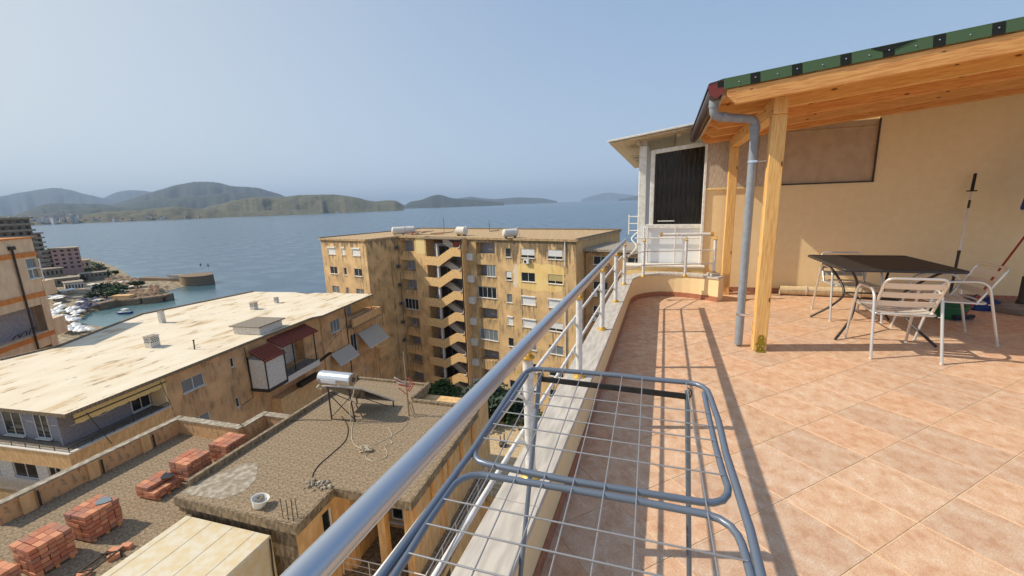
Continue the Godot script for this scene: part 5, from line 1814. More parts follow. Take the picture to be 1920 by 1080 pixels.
func build_stair_block():
	var b := thing("stair_block", "weathered ochre apartment block with an open zigzag stair tower by the sea", "apartment block", Vector3(-42.63, 0, -52.63), deg_to_rad(-12.8))
	var R := -3.35
	var G := -31.0
	var ochre := c8(232, 192, 136)
	var mould := c8(98, 86, 70)
	# --- left wing front
	var holes: Array = []
	var kinds := ["shutter", "glass", "pale", "glass", "shutter", "pale", "glass"]
	for i in 7:
		var t := -4.45 - 3.24 * i
		for e in [[-9.6, -7.7], [-6.0, -5.3], [-3.4, -1.5]]: holes.append([e[0], e[1], t - 1.2, t, i])
	var mb := MB.new()
	mb.wall(-11.3, 0, G, R, 0, holes, 0.16)
	part(b, "front_wall", mb, weathered(-11.3, 0, G, R, ochre.lightened(0.06), mould, holes, 1.6, 200))
	for e in holes: win(b, e[0], e[1], e[2], e[3], 0, kinds[e[4]], Transform3D.IDENTITY, 1 if e[1] - e[0] < 1 else 2)
	mb = MB.new()
	mb.wall(0, 6.6, G, R, 0, [], 0.1, Transform3D(Basis(Vector3.UP, PI / 2), Vector3.ZERO))
	part(b, "side_wall", mb, weathered(0, 6.6, G, R, ochre, mould, [], 2.2, 210))
	mb = MB.new()
	mb.box(Vector3(-11.2, (G + R) * 0.5, -11.0), Vector3(0.1, R - G, 21.0))
	mb.box(Vector3(10, (G + R) * 0.5, -23.0), Vector3(43, R - G, 0.2))
	mb.box(Vector3(31.6, (G + R) * 0.5, -15.0), Vector3(0.1, R - G, 16.6))
	part(b, "rear_wall", mb, M.old_wall)
	# --- roof
	mb = MB.new()
	mb.prism(poly([[-11.5, 0.2], [0.15, 0.2], [0.15, -6.4], [6.1, -6.4], [6.1, -7.2], [14.2, -7.2], [14.2, -6.4], [31.9, -6.4], [31.9, -23.2], [-11.5, -23.2]]), R, R + 0.28)
	part(b, "roof_slab", mb, mottled(c8(196, 168, 128), c8(164, 136, 100), 0.95, Vector3(0.25, 0.25, 0.25), 0.3, 46))
	# the seaward roof edge stands a little higher
	box_part(b, "roof_kerb", -11.5, 31.9, R + 0.28, R + 0.5, -23.2, -22.9, M.old_conc)
	box_part(b, "roof_kerb", 31.6, 31.9, R + 0.28, R + 0.42, -22.9, -6.5, M.old_conc)
	box_part(b, "roof_kerb", -11.5, -11.2, R + 0.28, R + 0.42, -22.9, 0.1, M.old_conc)
	# --- loggia column between the wing and the pillar
	holes = []
	for i in 8: holes.append([0.2, 3.45, -5.55 - 3.24 * i, -3.75 - 3.24 * i])
	mb = MB.new()
	mb.wall(0, 6.0, G, R, -6.6, holes, 1.3)
	part(b, "facade", mb, weathered(0, 6.0, G, R, ochre, mould, holes, 0.9, 220))
	for i in 8:
		var y0 := -5.55 - 3.24 * i
		if i == 3:
			win(b, 0.3, 3.4, y0, y0 + 1.75, -6.6, "glass", Transform3D.IDENTITY, 4)
			continue
		box_part(b, "loggia_wall", 0.0, 3.6, y0 - 0.9, y0 + 1.9, -8.1, -7.9, M.grey_wall)
		win(b, 1.9, 2.9, y0 - 0.3, y0 + 1.5, -7.8, "glass", Transform3D.IDENTITY, 1)
		if i in [1, 2, 4]: win(b, 0.35, 1.3, y0 + 0.1, y0 + 1.5, -7.8, "pale", Transform3D.IDENTITY, 1)
		box_part(b, "loggia_floor", 0.05, 3.6, y0 - 0.25, y0 - 0.05, -7.9, -6.65, M.concrete)
	# cream square of fresh paint on the pillar
	mb = MB.new()
	mb.plate(poly([[3.85, R - 0.03], [5.75, R - 0.03], [5.78, -5.75], [5.2, -5.9], [4.5, -5.85], [3.88, -5.95]]), -6.6, -6.585)
	part(b, "paint_patch", mb, M.stucco_cream)
	# --- stair tower: u 6 .. 14.2
	box_part(b, "stair_back_wall", 6.0, 14.4, G, R, -10.4, -10.2, M.grey_wall)
	box_part(b, "stair_side_wall", 13.95, 14.35, G, R + 0.1, -10.2, -5.5, M.old_wall)
	box_part(b, "stair_side_wall", 5.9, 6.05, G, R, -10.2, -6.6, M.old_wall)
	for i in 8:
		var f := -7.2 - 3.30 * i          # landing level
		# left landing with its parapet, doors behind
		box_part(b, "landing", 6.0, 9.2, f - 0.18, f, -10.2, -5.7, M.concrete)
		mb = MB.new()
		mb.wall(6.0, 8.95, f - 0.2, f + 1.15, -5.68, [], 0.1)
		mb.box(Vector3(7.47, f + 0.475, -5.76), Vector3(2.95, 1.34, 0.12))
		part(b, "parapet", mb, weathered_small())
		box_part(b, "door_wall", 6.05, 8.7, f, f + 3.0, -8.35, -8.2, M.grey_wall)
		win(b, 6.35, 7.15, f + 0.9, f + 2.5, -8.1, "glass", Transform3D.IDENTITY, 1)
		box_part(b, "doorway", 7.4, 8.65, f + 0.02, f + 2.5, -8.3, -8.14, M.interior)
		box_part(b, "tower_post", 8.75, 9.05, f, f + 3.1, -6.2, -5.9, M.white_paint)
		# outer flight climbs to the right: slab and solid parapet in one plate
		mb = MB.new()
		mb.plate(poly([[8.95, f - 0.35], [9.3, f - 0.35], [12.2, f + 1.35], [14.2, f + 1.35], [14.2, f + 2.65], [12.0, f + 2.65], [8.95, f + 0.95]]), -5.8, -5.68)
		part(b, "flight_parapet", mb, weathered_small())
		mb = MB.new()
		mb.plate(poly([[9.0, f - 0.2], [12.2, f + 1.45], [14.2, f + 1.45], [14.2, f + 1.65], [12.0, f + 1.65], [9.0, f]]), -7.3, -5.8)
		part(b, "outer_flight", mb, M.concrete)
		for k in 9:
			box_part(b, "step", 9.05 + k * 0.34, 9.4 + k * 0.34, f + k * 0.183, f + 0.18 + k * 0.183, -7.2, -5.82, M.concrete)
		# inner flight climbs back to the left, its pale underside shows
		mb = MB.new()
		mb.plate(poly([[12.3, f + 1.45], [12.3, f + 1.65], [9.0, f + 3.3], [9.0, f + 3.1]]), -9.0, -7.4)
		part(b, "inner_flight", mb, M.white_paint)
		mb = MB.new()
		mb.plate(poly([[12.3, f + 1.35], [12.3, f + 2.5], [9.0, f + 4.1], [9.0, f + 3.0]]), -7.4, -7.3)
		part(b, "inner_parapet", mb, M.white_paint)
		mb = MB.new()
		mb.tube(arc(Vector3(13.2, f + 2.6, -5.62), Vector3(13.9, f + 2.65, -5.6), Vector3(13.9, f + 3.4, -5.62), 5), 0.07, 8)
		part(b, "white_pipe", mb, M.white_paint)
	# patched canopy over the stairs
	mb = MB.new()
	mb.prism(poly([[5.9, -5.3], [14.3, -5.1], [14.5, -10.3], [5.9, -10.3]]), R + 0.02, R + 0.16)
	part(b, "stair_canopy", mb, M.old_conc)
	mb = MB.new()
	mb.box(Vector3(13.0, -4.1, -6.3), Vector3(2.2, 0.8, 0.1))
	part(b, "brick_infill", mb, M.roof_tile)
	mb = MB.new()
	mb.rod(Vector3(14.15, G, -5.35), Vector3(14.15, R, -5.35), 0.09, 8)
	part(b, "drain_pipe", mb, M.iron)
	# --- loggia column right of the stairs
	holes = []
	for i in 8: holes.append([15.9, 19.25, -5.42 - 3.22 * i, -3.75 - 3.22 * i])
	mb = MB.new()
	mb.wall(14.35, 19.5, G, R, -6.6, holes, 1.2)
	part(b, "facade", mb, weathered(14.35, 19.5, G, R, ochre.darkened(0.06), mould, holes, 1.2, 230))
	for i in 8:
		var y0 := -5.42 - 3.22 * i
		if i == 2 or i == 4:
			win(b, 15.95, 19.2, y0, y0 + 1.6, -6.6, "pale" if i == 4 else "glass", Transform3D.IDENTITY, 4)
			continue
		if i == 1: win(b, 17.7, 19.2, y0, y0 + 1.6, -6.6, "pale", Transform3D.IDENTITY, 3)
		box_part(b, "loggia_wall", 15.6, 19.4, y0 - 0.8, y0 + 1.8, -8.1, -7.9, M.grey_wall)
		win(b, 17.3, 17.9, y0 + 0.6, y0 + 1.2, -7.85, "glass", Transform3D.IDENTITY, 1)
		win(b, 16.1, 16.5, y0 - 0.2, y0 + 1.3, -7.85, "glass", Transform3D.IDENTITY, 1)
		box_part(b, "loggia_floor", 15.7, 19.4, y0 - 0.25, y0 - 0.05, -7.9, -6.65, M.concrete)
	for i in 7:
		var y0 := -6.4 - 3.26 * i
		box_part(b, "small_balcony", 14.4, 15.5, y0, y0 + 1.0, -6.6, -6.1, M.white_paint, 0.02)
	# --- right wall
	holes = []
	for i in 8:
		var t := -4.45 - 3.24 * i
		holes.append([21.0, 21.9, t - 1.25, t, ["glass", "half", "pale", "shutter", "glass", "glass", "glass", "glass"][i]])
		holes.append([23.5, 25.65, t - 1.25, t, ["half", "glass", "shutter", "shutter", "pale", "glass", "half", "glass"][i]])
		holes.append([27.6, 29.75, t - 1.25, t, ["half", "beige", "shutter", "half", "pale", "glass", "glass", "glass"][i]])
	mb = MB.new()
	mb.wall(19.5, 31.65, G, R, -6.6, holes, 0.16)
	part(b, "facade", mb, weathered(19.5, 31.65, G, R, ochre.lightened(0.02), mould, holes, 3.4, 240, true))
	for e in holes: win(b, e[0], e[1], e[2], e[3], -6.6, e[4], Transform3D.IDENTITY, 1 if e[1] - e[0] < 1 else 2)
	mb = MB.new()
	mb.rod(Vector3(30.15, -26, -6.5), Vector3(30.15, -11.6, -6.5), 0.09, 8)
	mb.rod(Vector3(30.15, -6.5, -6.5), Vector3(30.15, R, -6.5), 0.07, 8)
	part(b, "drain_pipe", mb, M.window_white)
	air_con(b, Vector3(24.5, -6.15, -6.4))
	for e in [[-0.1, -4.9], [-0.1, -8.0], [-0.1, -11.1], [-0.1, -14.3], [-0.1, -17.5], [-0.1, -20.7]]:
		air_con(b, Vector3(0.18, e[1], -5.9), Basis(Vector3.UP, PI / 2))
	# corner of the next block, lower and farther back
	var n := thing("corner_block", "plain ochre apartment wing with a lower roof, partly hidden by the railing", "apartment block", Vector3(-42.63, 0, -52.63), deg_to_rad(-12.8))
	holes = []
	for i in 6:
		var t := -5.38 - 3.27 * i
		holes.append([32.95, 34.95, t - 1.08, t])
		holes.append([37.4, 39.2, t - 1.08, t])
		holes.append([42.0, 44.0, t - 1.08, t])
	mb = MB.new()
	mb.wall(31.9, 48, G, -4.75, -9.0, holes, 0.2)
	mb.box(Vector3(40, (G - 4.75) * 0.5, -18), Vector3(16, -4.75 - G, 0.2))
	part(n, "wall", mb, weathered(31.9, 48, G, -4.75, c8(196, 152, 104), mould, holes, 0.5, 250))
	for e in holes: win(n, e[0], e[1], e[2], e[3], -9.0, "glass")
	for i in 4: air_con(n, Vector3(33.2, -7.1 - 3.27 * (i + 1), -8.8))
	box_part(n, "roof_slab", 31.75, 48.4, -4.75, -4.45, -18.3, -8.6, M.concrete_pale)
	# rooftop tanks and masts
	var names := ["white round-ended water tank lying at the roof edge above the left loggias", "second white water tank beside its twin above the left loggias", "cream water tank on the block's roof above the stair tower", "white water tank with pipes on the roof right of the stair tower"]
	var spots := [[748, 441, 0.62, 2.3], [765, 440, 0.62, 2.6], [866, 442, 0.62, 1.9], [957, 446, 0.55, 2.2]]
	for i in 4:
		var e: Array = spots[i]
		var at := on_y(e[0], e[1], R + 0.28)
		var t := thing("water_tank", names[i], "tank", at, deg_to_rad(-12.8 if i == 2 else 40.0), "water tanks on the apartment block's roof")
		mb = MB.new()
		var L: float = e[3]
		mb.lathe([Vector2(0, -L * 0.5), Vector2(e[2] * 0.7, -L * 0.48), Vector2(e[2], -L * 0.4), Vector2(e[2], L * 0.4), Vector2(e[2] * 0.7, L * 0.48), Vector2(0, L * 0.5)], 18, Transform3D(Basis(Vector3.BACK, PI / 2), Vector3(0, e[2] + 0.15, 0)))
		part(t, "barrel", mb, M.white_paint)
		mb = MB.new()
		for x in [-L * 0.3, L * 0.3]: mb.box(Vector3(x, 0.1, 0), Vector3(0.1, 0.2, 0.8))
		part(t, "cradle", mb, M.iron)
		mb = MB.new()
		mb.tube([Vector3(L * 0.35, 1.2, 0), Vector3(L * 0.5, 1.5, 0.1), Vector3(L * 0.6, 0.0, 0.2)], 0.04, 6)
		part(t, "pipe", mb, M.window_white)
	for e in [[833, 437, 2.6, "thin bare mast on the block's roof above the stair tower"], [918, 434, 1.8, "thin mast with a dark plank at its foot on the block's roof"]]:
		var t := thing("roof_mast", e[3], "mast", on_y(e[0], e[1], R + 0.28))
		mb = MB.new()
		mb.rod(Vector3.ZERO, Vector3(0, e[2], 0), 0.035, 6)
		part(t, "pole", mb, M.iron)
		mb = MB.new()
		mb.box(Vector3(0.9, 0.12, 0), Vector3(1.8, 0.1, 0.3), Basis(Vector3.BACK, 0.1))
		part(t, "plank", mb, M.felt)
	var sc := thing("scrap_heap", "heap of rusty sheets and planks on the roof edge beside the stair tower", "scrap", on_y(793, 440, R + 0.28), 0.2)
	for i in 7:
		mb = MB.new()
		mb.box(Vector3(rng.randf_range(-1.5, 3.0), 0.15 + i * 0.07, rng.randf_range(-0.5, 0.5)), Vector3(rng.randf_range(1.2, 2.2), 0.05, rng.randf_range(0.3, 0.9)), Basis.from_euler(Vector3(rng.randf_range(-0.1, 0.1), rng.randf_range(-0.5, 0.5), rng.randf_range(-0.1, 0.1))))
		part(sc, "sheet", mb, M.roof_tile if i % 2 else M.iron)

var small_cached: StandardMaterial3D
func weathered_small() -> StandardMaterial3D:
	if small_cached == null:
		small_cached = mottled(c8(238, 198, 138), c8(196, 158, 108), 0.95, Vector3(0.5, 0.3, 0.5), 0.4, 47, 0.02, 0.6, 0.2)
	return small_cached

func build_white_block():
	var F2 := Transform3D(Basis(Vector3.UP, deg_to_rad(97.5)), Vector3(-38.78, 0, -14.74))
	var inv := F2.affine_inverse()
	var b := thing("white_roofed_block", "long ochre apartment building with a stained cream flat roof", "apartment building", F2.origin, deg_to_rad(97.5))
	# drawn with storeys of 2.9 m, built a little smaller
	b.scale = Vector3.ONE * 0.88
	b.position = Vector3(-34.126, 0.192, -12.971)
	var R := -11.8
	var RW := -10.192
	var G := -32.0
	var ochre := c8(226, 180, 130)
	var mould := c8(110, 92, 72)
	var mb := MB.new()
	var rp := PackedVector2Array()
	for p in [[121, 777], [315, 700], [461, 642], [584, 595], [605, 591], [699, 551], [590, 549], [577, 552], [553, 548], [475, 547], [265, 590], [110, 650], [0, 676]]:
		var q := inv * on_y(p[0], p[1], R)
		rp.append(Vector2(q.x, q.z))
	rp.append(Vector2(-6, -26.0))
	rp.append(Vector2(-6, -14.0))
	rp.append(Vector2(0, -13.0))
	mb.prism(rp, R - 0.28, R - 0.004)
	part(b, "roof_slab", mb, M.old_conc)
	mb = MB.new()
	mb.prism(rp, R - 0.004, R, true, false, false)
	part(b, "roof_paint", mb, roof_paint())
	# rim along the seaward edge
	for e in [[9, 10], [10, 11], [11, 12]]:
		mb = MB.new()
		var p0: Vector2 = rp[e[0]]; var p1: Vector2 = rp[e[1]]
		mb.bar(Vector3(p0.x, R + 0.06, p0.y), Vector3(p1.x, R + 0.06, p1.y), 0.28, 0.22, 0.02)
		part(b, "roof_rim", mb, M.old_conc)
	# front facade, in pieces
	var holes := [[8.45, 10.6, -14.3, -13.1], [13.6, 14.0, -13.85, -12.9], [13.45, 13.9, -18.2, -17.2], [8.5, 10.5, -18.3, -17.0]]
	mb = MB.new()
	mb.wall(7.1, 15.6, G, R - 0.28, -0.35, holes, 0.2)
	part(b, "facade", mb, weathered(7.1, 15.6, G, R, ochre, mould, holes, 0.5, 300))
	for e in holes: win(b, e[0], e[1], e[2], e[3], -0.35, "pale" if e[1] - e[0] > 1 else "glass", Transform3D.IDENTITY, 2 if e[1] - e[0] > 1 else 1)
	# loggia at the near corner
	box_part(b, "loggia_wall", 0.6, 7.1, -14.8, R - 0.28, -2.2, -2.0, M.grey_wall)
	box_part(b, "loggia_wall", 6.95, 7.1, -14.8, R - 0.28, -2.0, -0.35, M.stucco)
	box_part(b, "loggia_wall", 1.0, 1.2, -14.8, R - 0.28, -14, -2.2, M.grey_wall)
	box_part(b, "balcony_front", -0.25, 7.1, -16.0, -14.78, -0.45, -0.15, M.old_wall)
	box_part(b, "balcony_front", -0.25, 0.05, -16.0, -14.78, -14, -0.45, M.old_wall)
	box_part(b, "balcony_floor", 0, 7.1, -15.0, -14.82, -14, -0.4, M.concrete)
	box_part(b, "balcony_ledge", -0.3, 7.1, -14.78, -14.72, -0.47, -0.1, M.white_paint)
	box_part(b, "balcony_ledge", -0.3, 0.1, -14.78, -14.72, -14, -0.47, M.white_paint)
	simple_rail(b, Vector3(-0.1, -14.72, -0.3), Vector3(7.0, -14.72, -0.3), 0.35, M.iron, 5, 0.03)
	simple_rail(b, Vector3(-0.1, -14.72, -0.3), Vector3(-0.1, -14.72, -13), 0.35, M.iron, 9, 0.03)
	# zigzag white line on the grey walls
	mb = MB.new()
	var zig := [Vector3(1.2, -13.55, -1.985), Vector3(2.6, -13.55, -1.985), Vector3(3.3, -13.75, -1.985), Vector3(5.2, -13.3, -1.985), Vector3(6.9, -13.3, -1.985)]
	for i in zig.size() - 1: mb.bar(zig[i], zig[i + 1], 0.05, 0.012, 0.0, Vector3.BACK)
	part(b, "painted_line", mb, M.white_paint)
	mb = MB.new()
	for e in [[-3.6, -2.3, -13.5, -13.45], [-6.0, -5.2, -13.3, -13.4], [-10.5, -8.6, -13.35, -13.5]]:
		mb.bar(Vector3(0.985, e[2], e[0]), Vector3(0.985, e[3], e[1]), 0.012, 0.05)
	part(b, "painted_line", mb, M.white_paint)
	var left := Transform3D(Basis(Vector3.UP, -PI / 2), Vector3(1.0, 0, 0))      # seen from -x; its x runs to +z
	for e in [[-5.1, -3.7], [-8.4, -6.4], [-12.5, -10.7]]:
		win(b, e[0], e[1], -14.6, R - 0.6, 0.12, "glass", left, 2)
	win(b, 5.3, 6.8, -14.6, R - 0.9, -1.86, "glass", Transform3D.IDENTITY, 2)
	# rolled awning with a wavy hem
	mb = MB.new()
	var n := 26
	for i in n:
		var x0: float = lerp(0.5, 6.95, float(i) / n); var x1: float = lerp(0.5, 6.95, float(i + 1) / n)
		var h0 := -12.78 - 0.10 * absf(sin(i * 0.9)); var h1 := -12.78 - 0.10 * absf(sin((i + 1) * 0.9))
		mb.quad(Vector3(x0, h0, -0.05), Vector3(x1, h1, -0.05), Vector3(x1, R - 0.3, -0.12), Vector3(x0, R - 0.3, -0.12), Vector2(x0, 0), Vector2(x1, 0), Vector2(x1, 1), Vector2(x0, 1))
		mb.quad(Vector3(x1, h1, -0.07), Vector3(x0, h0, -0.07), Vector3(x0, R - 0.3, -0.14), Vector3(x1, R - 0.3, -0.14))
	part(b, "awning", mb, M.awning)
	mb = MB.new()
	mb.rod(Vector3(0.45, -12.45, -0.08), Vector3(7.0, -12.45, -0.08), 0.05, 8)
	mb.rod(Vector3(1.2, -12.3, 0.0), Vector3(2.2, -15.4, 0.05), 0.025, 6)
	mb.rod(Vector3(6.5, -12.2, 0.0), Vector3(7.2, -15.2, -0.2), 0.02, 6)
	part(b, "awning_arm", mb, M.iron)
	# storeys below the corner
	mb = MB.new()
	mb.wall(1.0, 7.1, G, -15.0, -1.9, [[2.0, 4.2, -18.6, -16.3], [5.0, 6.4, -18.6, -16.6]], 0.2)
	part(b, "facade", mb, M.grey_wall)
	win(b, 2.0, 4.2, -18.6, -16.3, -1.9, "glass")
	win(b, 5.0, 6.4, -18.6, -16.6, -1.9, "glass")
	mb = MB.new()
	mb.wall(-14, -1.9, G, -15.0, -0.2, [[-5.6, -4.2, -18.6, -16.2], [-9.4, -6.8, -18.8, -16.2], [-13, -11, -18.6, -16.4]], 0.2, Transform3D(Basis(Vector3.UP, -PI / 2), Vector3(1.0, 0, 0)))
	part(b, "end_wall", mb, M.white_paint)
	for e in [[-5.6, -4.2], [-9.4, -6.8], [-13.0, -11.0]]: win(b, e[0], e[1], -18.6, -16.2, -0.2, "glass", left)
	box_part(b, "balcony_front", -0.3, 0.0, -19.6, -18.7, -14, -0.5, M.old_wall)
	# --- middle: enclosed balcony under a tiled canopy
	mb = MB.new()
	mb.wall(15.6, 27.6, G, R - 0.28, -0.4, [[18.35, 24.2, -17.0, -13.2]], 1.4)
	part(b, "facade", mb, weathered(15.6, 27.6, G, R, ochre, mould, [], 0.6, 310))
	box_part(b, "loggia_wall", 18.2, 24.4, -17.2, -13.0, -2.0, -1.8, M.white_paint)
	win(b, 21.3, 22.6, -16.9, -14.4, -1.7, "glass", Transform3D.IDENTITY, 1)
	box_part(b, "cabin", 15.55, 18.2, -17.0, -13.75, -0.4, 1.85, M.white_paint, 0.02)
	for e in [[15.5, -0.2], [15.5, 1.9], [18.25, 1.9], [20.6, 1.1], [24.3, 1.1]]:
		mb = MB.new()
		mb.bar(Vector3(e[0], -17.1, e[1]), Vector3(e[0], -13.5, e[1]), 0.1, 0.1)
		part(b, "canopy_post", mb, M.iron)
	box_part(b, "balcony_floor", 15.45, 18.3, -17.3, -17.02, -0.4, 1.95, M.iron)
	box_part(b, "balcony_floor", 18.3, 24.6, -17.3, -17.05, -1.8, 1.25, M.concrete)
	box_part(b, "balcony_front", 18.3, 24.6, -17.75, -17.05, 1.2, 1.35, M.white_paint)
	simple_rail(b, Vector3(18.5, -17.05, 1.25), Vector3(24.5, -17.05, 1.25), 0.9, M.iron, 5, 0.025)
	box_part(b, "lower_balcony", 17.9, 24.6, -22.4, -19.3, -0.4, 1.0, M.old_wall, 0.02)
	box_part(b, "flower_trough", 20.2, 23.6, -18.9, -18.4, 1.2, 1.9, M.black)
	box_part(b, "lower_wall", 17.9, 21.2, -25.5, -22.4, -0.4, 0.5, M.white_paint)
	box_part(b, "lower_opening", 21.4, 23.6, -25.0, -22.9, -0.5, 0.2, M.interior)
	# tiled canopies: ribs of half-round tiles, a bright one over the cabin and a longer one beside it
	for e in [[15.35, 18.45, 0.2, -12.75, 2.1, -13.8], [18.5, 24.8, -0.9, -12.3, 1.5, -13.35]]:
		mb = MB.new()
		mb.quad(Vector3(e[0], e[3] - 0.08, e[2]), Vector3(e[0], e[5] - 0.08, e[4]), Vector3(e[1], e[5] - 0.08, e[4]), Vector3(e[1], e[3] - 0.08, e[2]))
		part(b, "canopy_deck", mb, M.iron)
		var ribs := int((e[1] - e[0]) / 0.3)
		for i in ribs:
			var x: float = e[0] + 0.15 + i * 0.3
			for k in 5:
				var a := Vector3(x, lerp(e[3], e[5], k / 5.0) + 0.02, lerp(e[2], e[4], k / 5.0))
				var c := Vector3(x, lerp(e[3], e[5], (k + 1) / 5.0) + 0.02 - 0.03, lerp(e[2], e[4], (k + 1) / 5.0))
				mb = MB.new()
				mb.tube([a, c], 0.085, 6, true, 0.11)
				part(b, "roof_tile", mb, M.roof_tile)
	# satellite-like black box and lamp on brackets
	mb = MB.new()
	mb.bar(Vector3(24.5, -17.3, 1.3), Vector3(26.6, -16.9, 1.5), 0.5, 0.12)
	part(b, "solar_lamp", mb, M.black)
	# roof hut
	box_part(b, "roof_hut", 17.9, 21.3, R, R + 0.85, -4.0, -0.5, M.white_paint, 0.03)
	box_part(b, "hut_roof", 17.7, 21.7, R + 0.85, R + 0.97, -4.3, -0.3, M.concrete, 0.02)
	# --- far part, standing a little forward
	var ho := [[29.5, 31.6, -15.3, -13.6], [33.7, 35.2, -19.8, -16.9], [36.6, 36.9, -23.5, -22.9], [30.2, 31.0, -27, -26]]
	mb = MB.new()
	mb.wall(27.6, 40.2, G, R - 0.28, -0.2, ho + [[33.4, 40.1, -14.2, -12.1]], 1.0)
	part(b, "facade", mb, weathered(27.6, 40.2, G, R, ochre, mould, ho, 0.5, 320))
	for e in ho: win(b, e[0], e[1], e[2], e[3], -0.2, "pale" if e[1] - e[0] > 1.8 else "glass", Transform3D.IDENTITY, 3 if e[1] - e[0] > 1.8 else 2)
	mb = MB.new()
	mb.wall(-0.45, -0.2, G, R - 0.28, 0.0, [], 0.1, Transform3D(Basis(Vector3.UP, -PI / 2), Vector3(27.6, 0, 0)))
	part(b, "facade", mb, M.old_wall)
	box_part(b, "balcony_front", 33.3, 41.2, -15.6, -14.3, 0.5, 0.8, M.old_wall)
	box_part(b, "balcony_floor", 33.3, 41.2, -15.7, -15.5, -1.0, 0.8, M.concrete)
	box_part(b, "balcony_front", 40.9, 41.2, -15.6, -14.3, -3.0, 0.5, M.old_wall)
	box_part(b, "loggia_wall", 33.3, 36.0, -15.6, -12.1, -1.4, -1.2, M.grey_wall)
	for e in [[35.3, 41.0, -17.1, -19.4, 1.9], [28.6, 33.2, -18.0, -19.6, 1.3]]:
		mb = MB.new()
		mb.box(Vector3((e[0] + e[1]) * 0.5, (e[2] + e[3]) * 0.5, e[4] * 0.5), Vector3(e[1] - e[0], 0.04, Vector2(e[4], e[2] - e[3]).length()), Basis(Vector3.RIGHT, atan2(e[2] - e[3], e[4])))
		part(b, "awning", mb, M.awning_grey)
		mb = MB.new()
		mb.rod(Vector3(e[0], e[3], e[4]), Vector3(e[1], e[3], e[4]), 0.06, 8)
		mb.rod(Vector3(e[0] + 0.2, e[3] - 0.3, 0), Vector3(e[0] + 0.2, e[3], e[4]), 0.03, 6)
		mb.rod(Vector3(e[1] - 0.2, e[3] - 0.3, 0), Vector3(e[1] - 0.2, e[3], e[4]), 0.03, 6)
		part(b, "awning_arm", mb, M.window_white)
	box_part(b, "balcony_front", 39.6, 41.6, -22.6, -21.2, -1.6, 0.9, M.old_wall)
	box_part(b, "end_wall", 40.0, 40.2, G, R - 0.28, -20, -0.2, M.old_wall)
	box_part(b, "rear_wall", 0.5, 40.0, G, R - 0.28, -20.2, -20.0, M.old_wall)
	mb = MB.new()
	mb.tube([Vector3(33.0, -12.3, -0.1), Vector3(33.0, -25, -0.1)], 0.06, 6)
	mb.tube([Vector3(24.6, -17.6, 0.7), Vector3(29, -16.0, 0.3), Vector3(33, -14.9, 0.0)], 0.02, 5)
	mb.tube([Vector3(15.4, -12.4, -0.25), Vector3(15.5, -18, -0.25), Vector3(13.9, -18.3, -0.3)], 0.03, 5)
	part(b, "cable", mb, M.cable_dark)
	# --- chimneys on the roof: things that stand on it
	var ch := [[287, 650, 0.95, 1.15, true, "white roof chimney with round vent holes on the cream roof's middle"], [305, 605, 0.55, 1.45, false, "plain slim white chimney at the cream roof's seaward side"], [477, 580, 0.75, 0.95, true, "white vented chimney with a ragged top on the far part of the cream roof"], [519, 568, 0.5, 0.8, true, "smallest white vented chimney at the cream roof's far end"], [365, 655, 0.12, 0.9, false, "short dark vent pipe on the cream roof"]]
	for e in ch:
		var at := on_y(e[0], e[1], RW)
		var c := thing("roof_chimney", e[5], "chimney", at, deg_to_rad(97.5))
		c.scale = Vector3.ONE * 0.88
		mb = MB.new()
		var w: float = e[2]
		if w < 0.2:
			mb.rod(Vector3.ZERO, Vector3(0.05, e[3], 0), 0.06, 8)
			part(c, "pipe", mb, M.iron)
			mb = MB.new()
			mb.lathe([Vector2(0.0, 0.0), Vector2(0.11, 0.0), Vector2(0.06, 0.08), Vector2(0.0, 0.1)], 10, Transform3D(Basis.IDENTITY, Vector3(0.05, e[3], 0)))
			part(c, "cap", mb, M.iron)
			continue
		mb.box(Vector3(0, e[3] * 0.5, 0), Vector3(w, e[3], w * 0.9), Basis.IDENTITY, 0.02)
		part(c, "shaft", mb, M.white_paint)
		if e[4]:
			for f in 2:
				for i in 4:
					for j in 3:
						mb = MB.new()
						var u := (i - 1.5) * w * 0.21 + (0.05 if j % 2 else -0.05) * w
						var q := Vector3(u, e[3] * (0.52 + j * 0.16), w * 0.455) if f == 0 else Vector3(-w * 0.505, e[3] * (0.52 + j * 0.16), u * 0.9)
						mb.lathe([Vector2(0, 0.006), Vector2(w * 0.07, 0.004), Vector2(w * 0.07, 0.0)], 8, Transform3D(Basis(Vector3.RIGHT, PI / 2) if f == 0 else Basis(Vector3.BACK, PI / 2), q))
						part(c, "vent_hole", mb, M.interior)
		mb = MB.new()
		mb.box(Vector3(0, e[3] + 0.03, 0), Vector3(w * 1.08, 0.06, w), Basis.IDENTITY, 0.01)
		part(c, "cap", mb, M.concrete_pale)
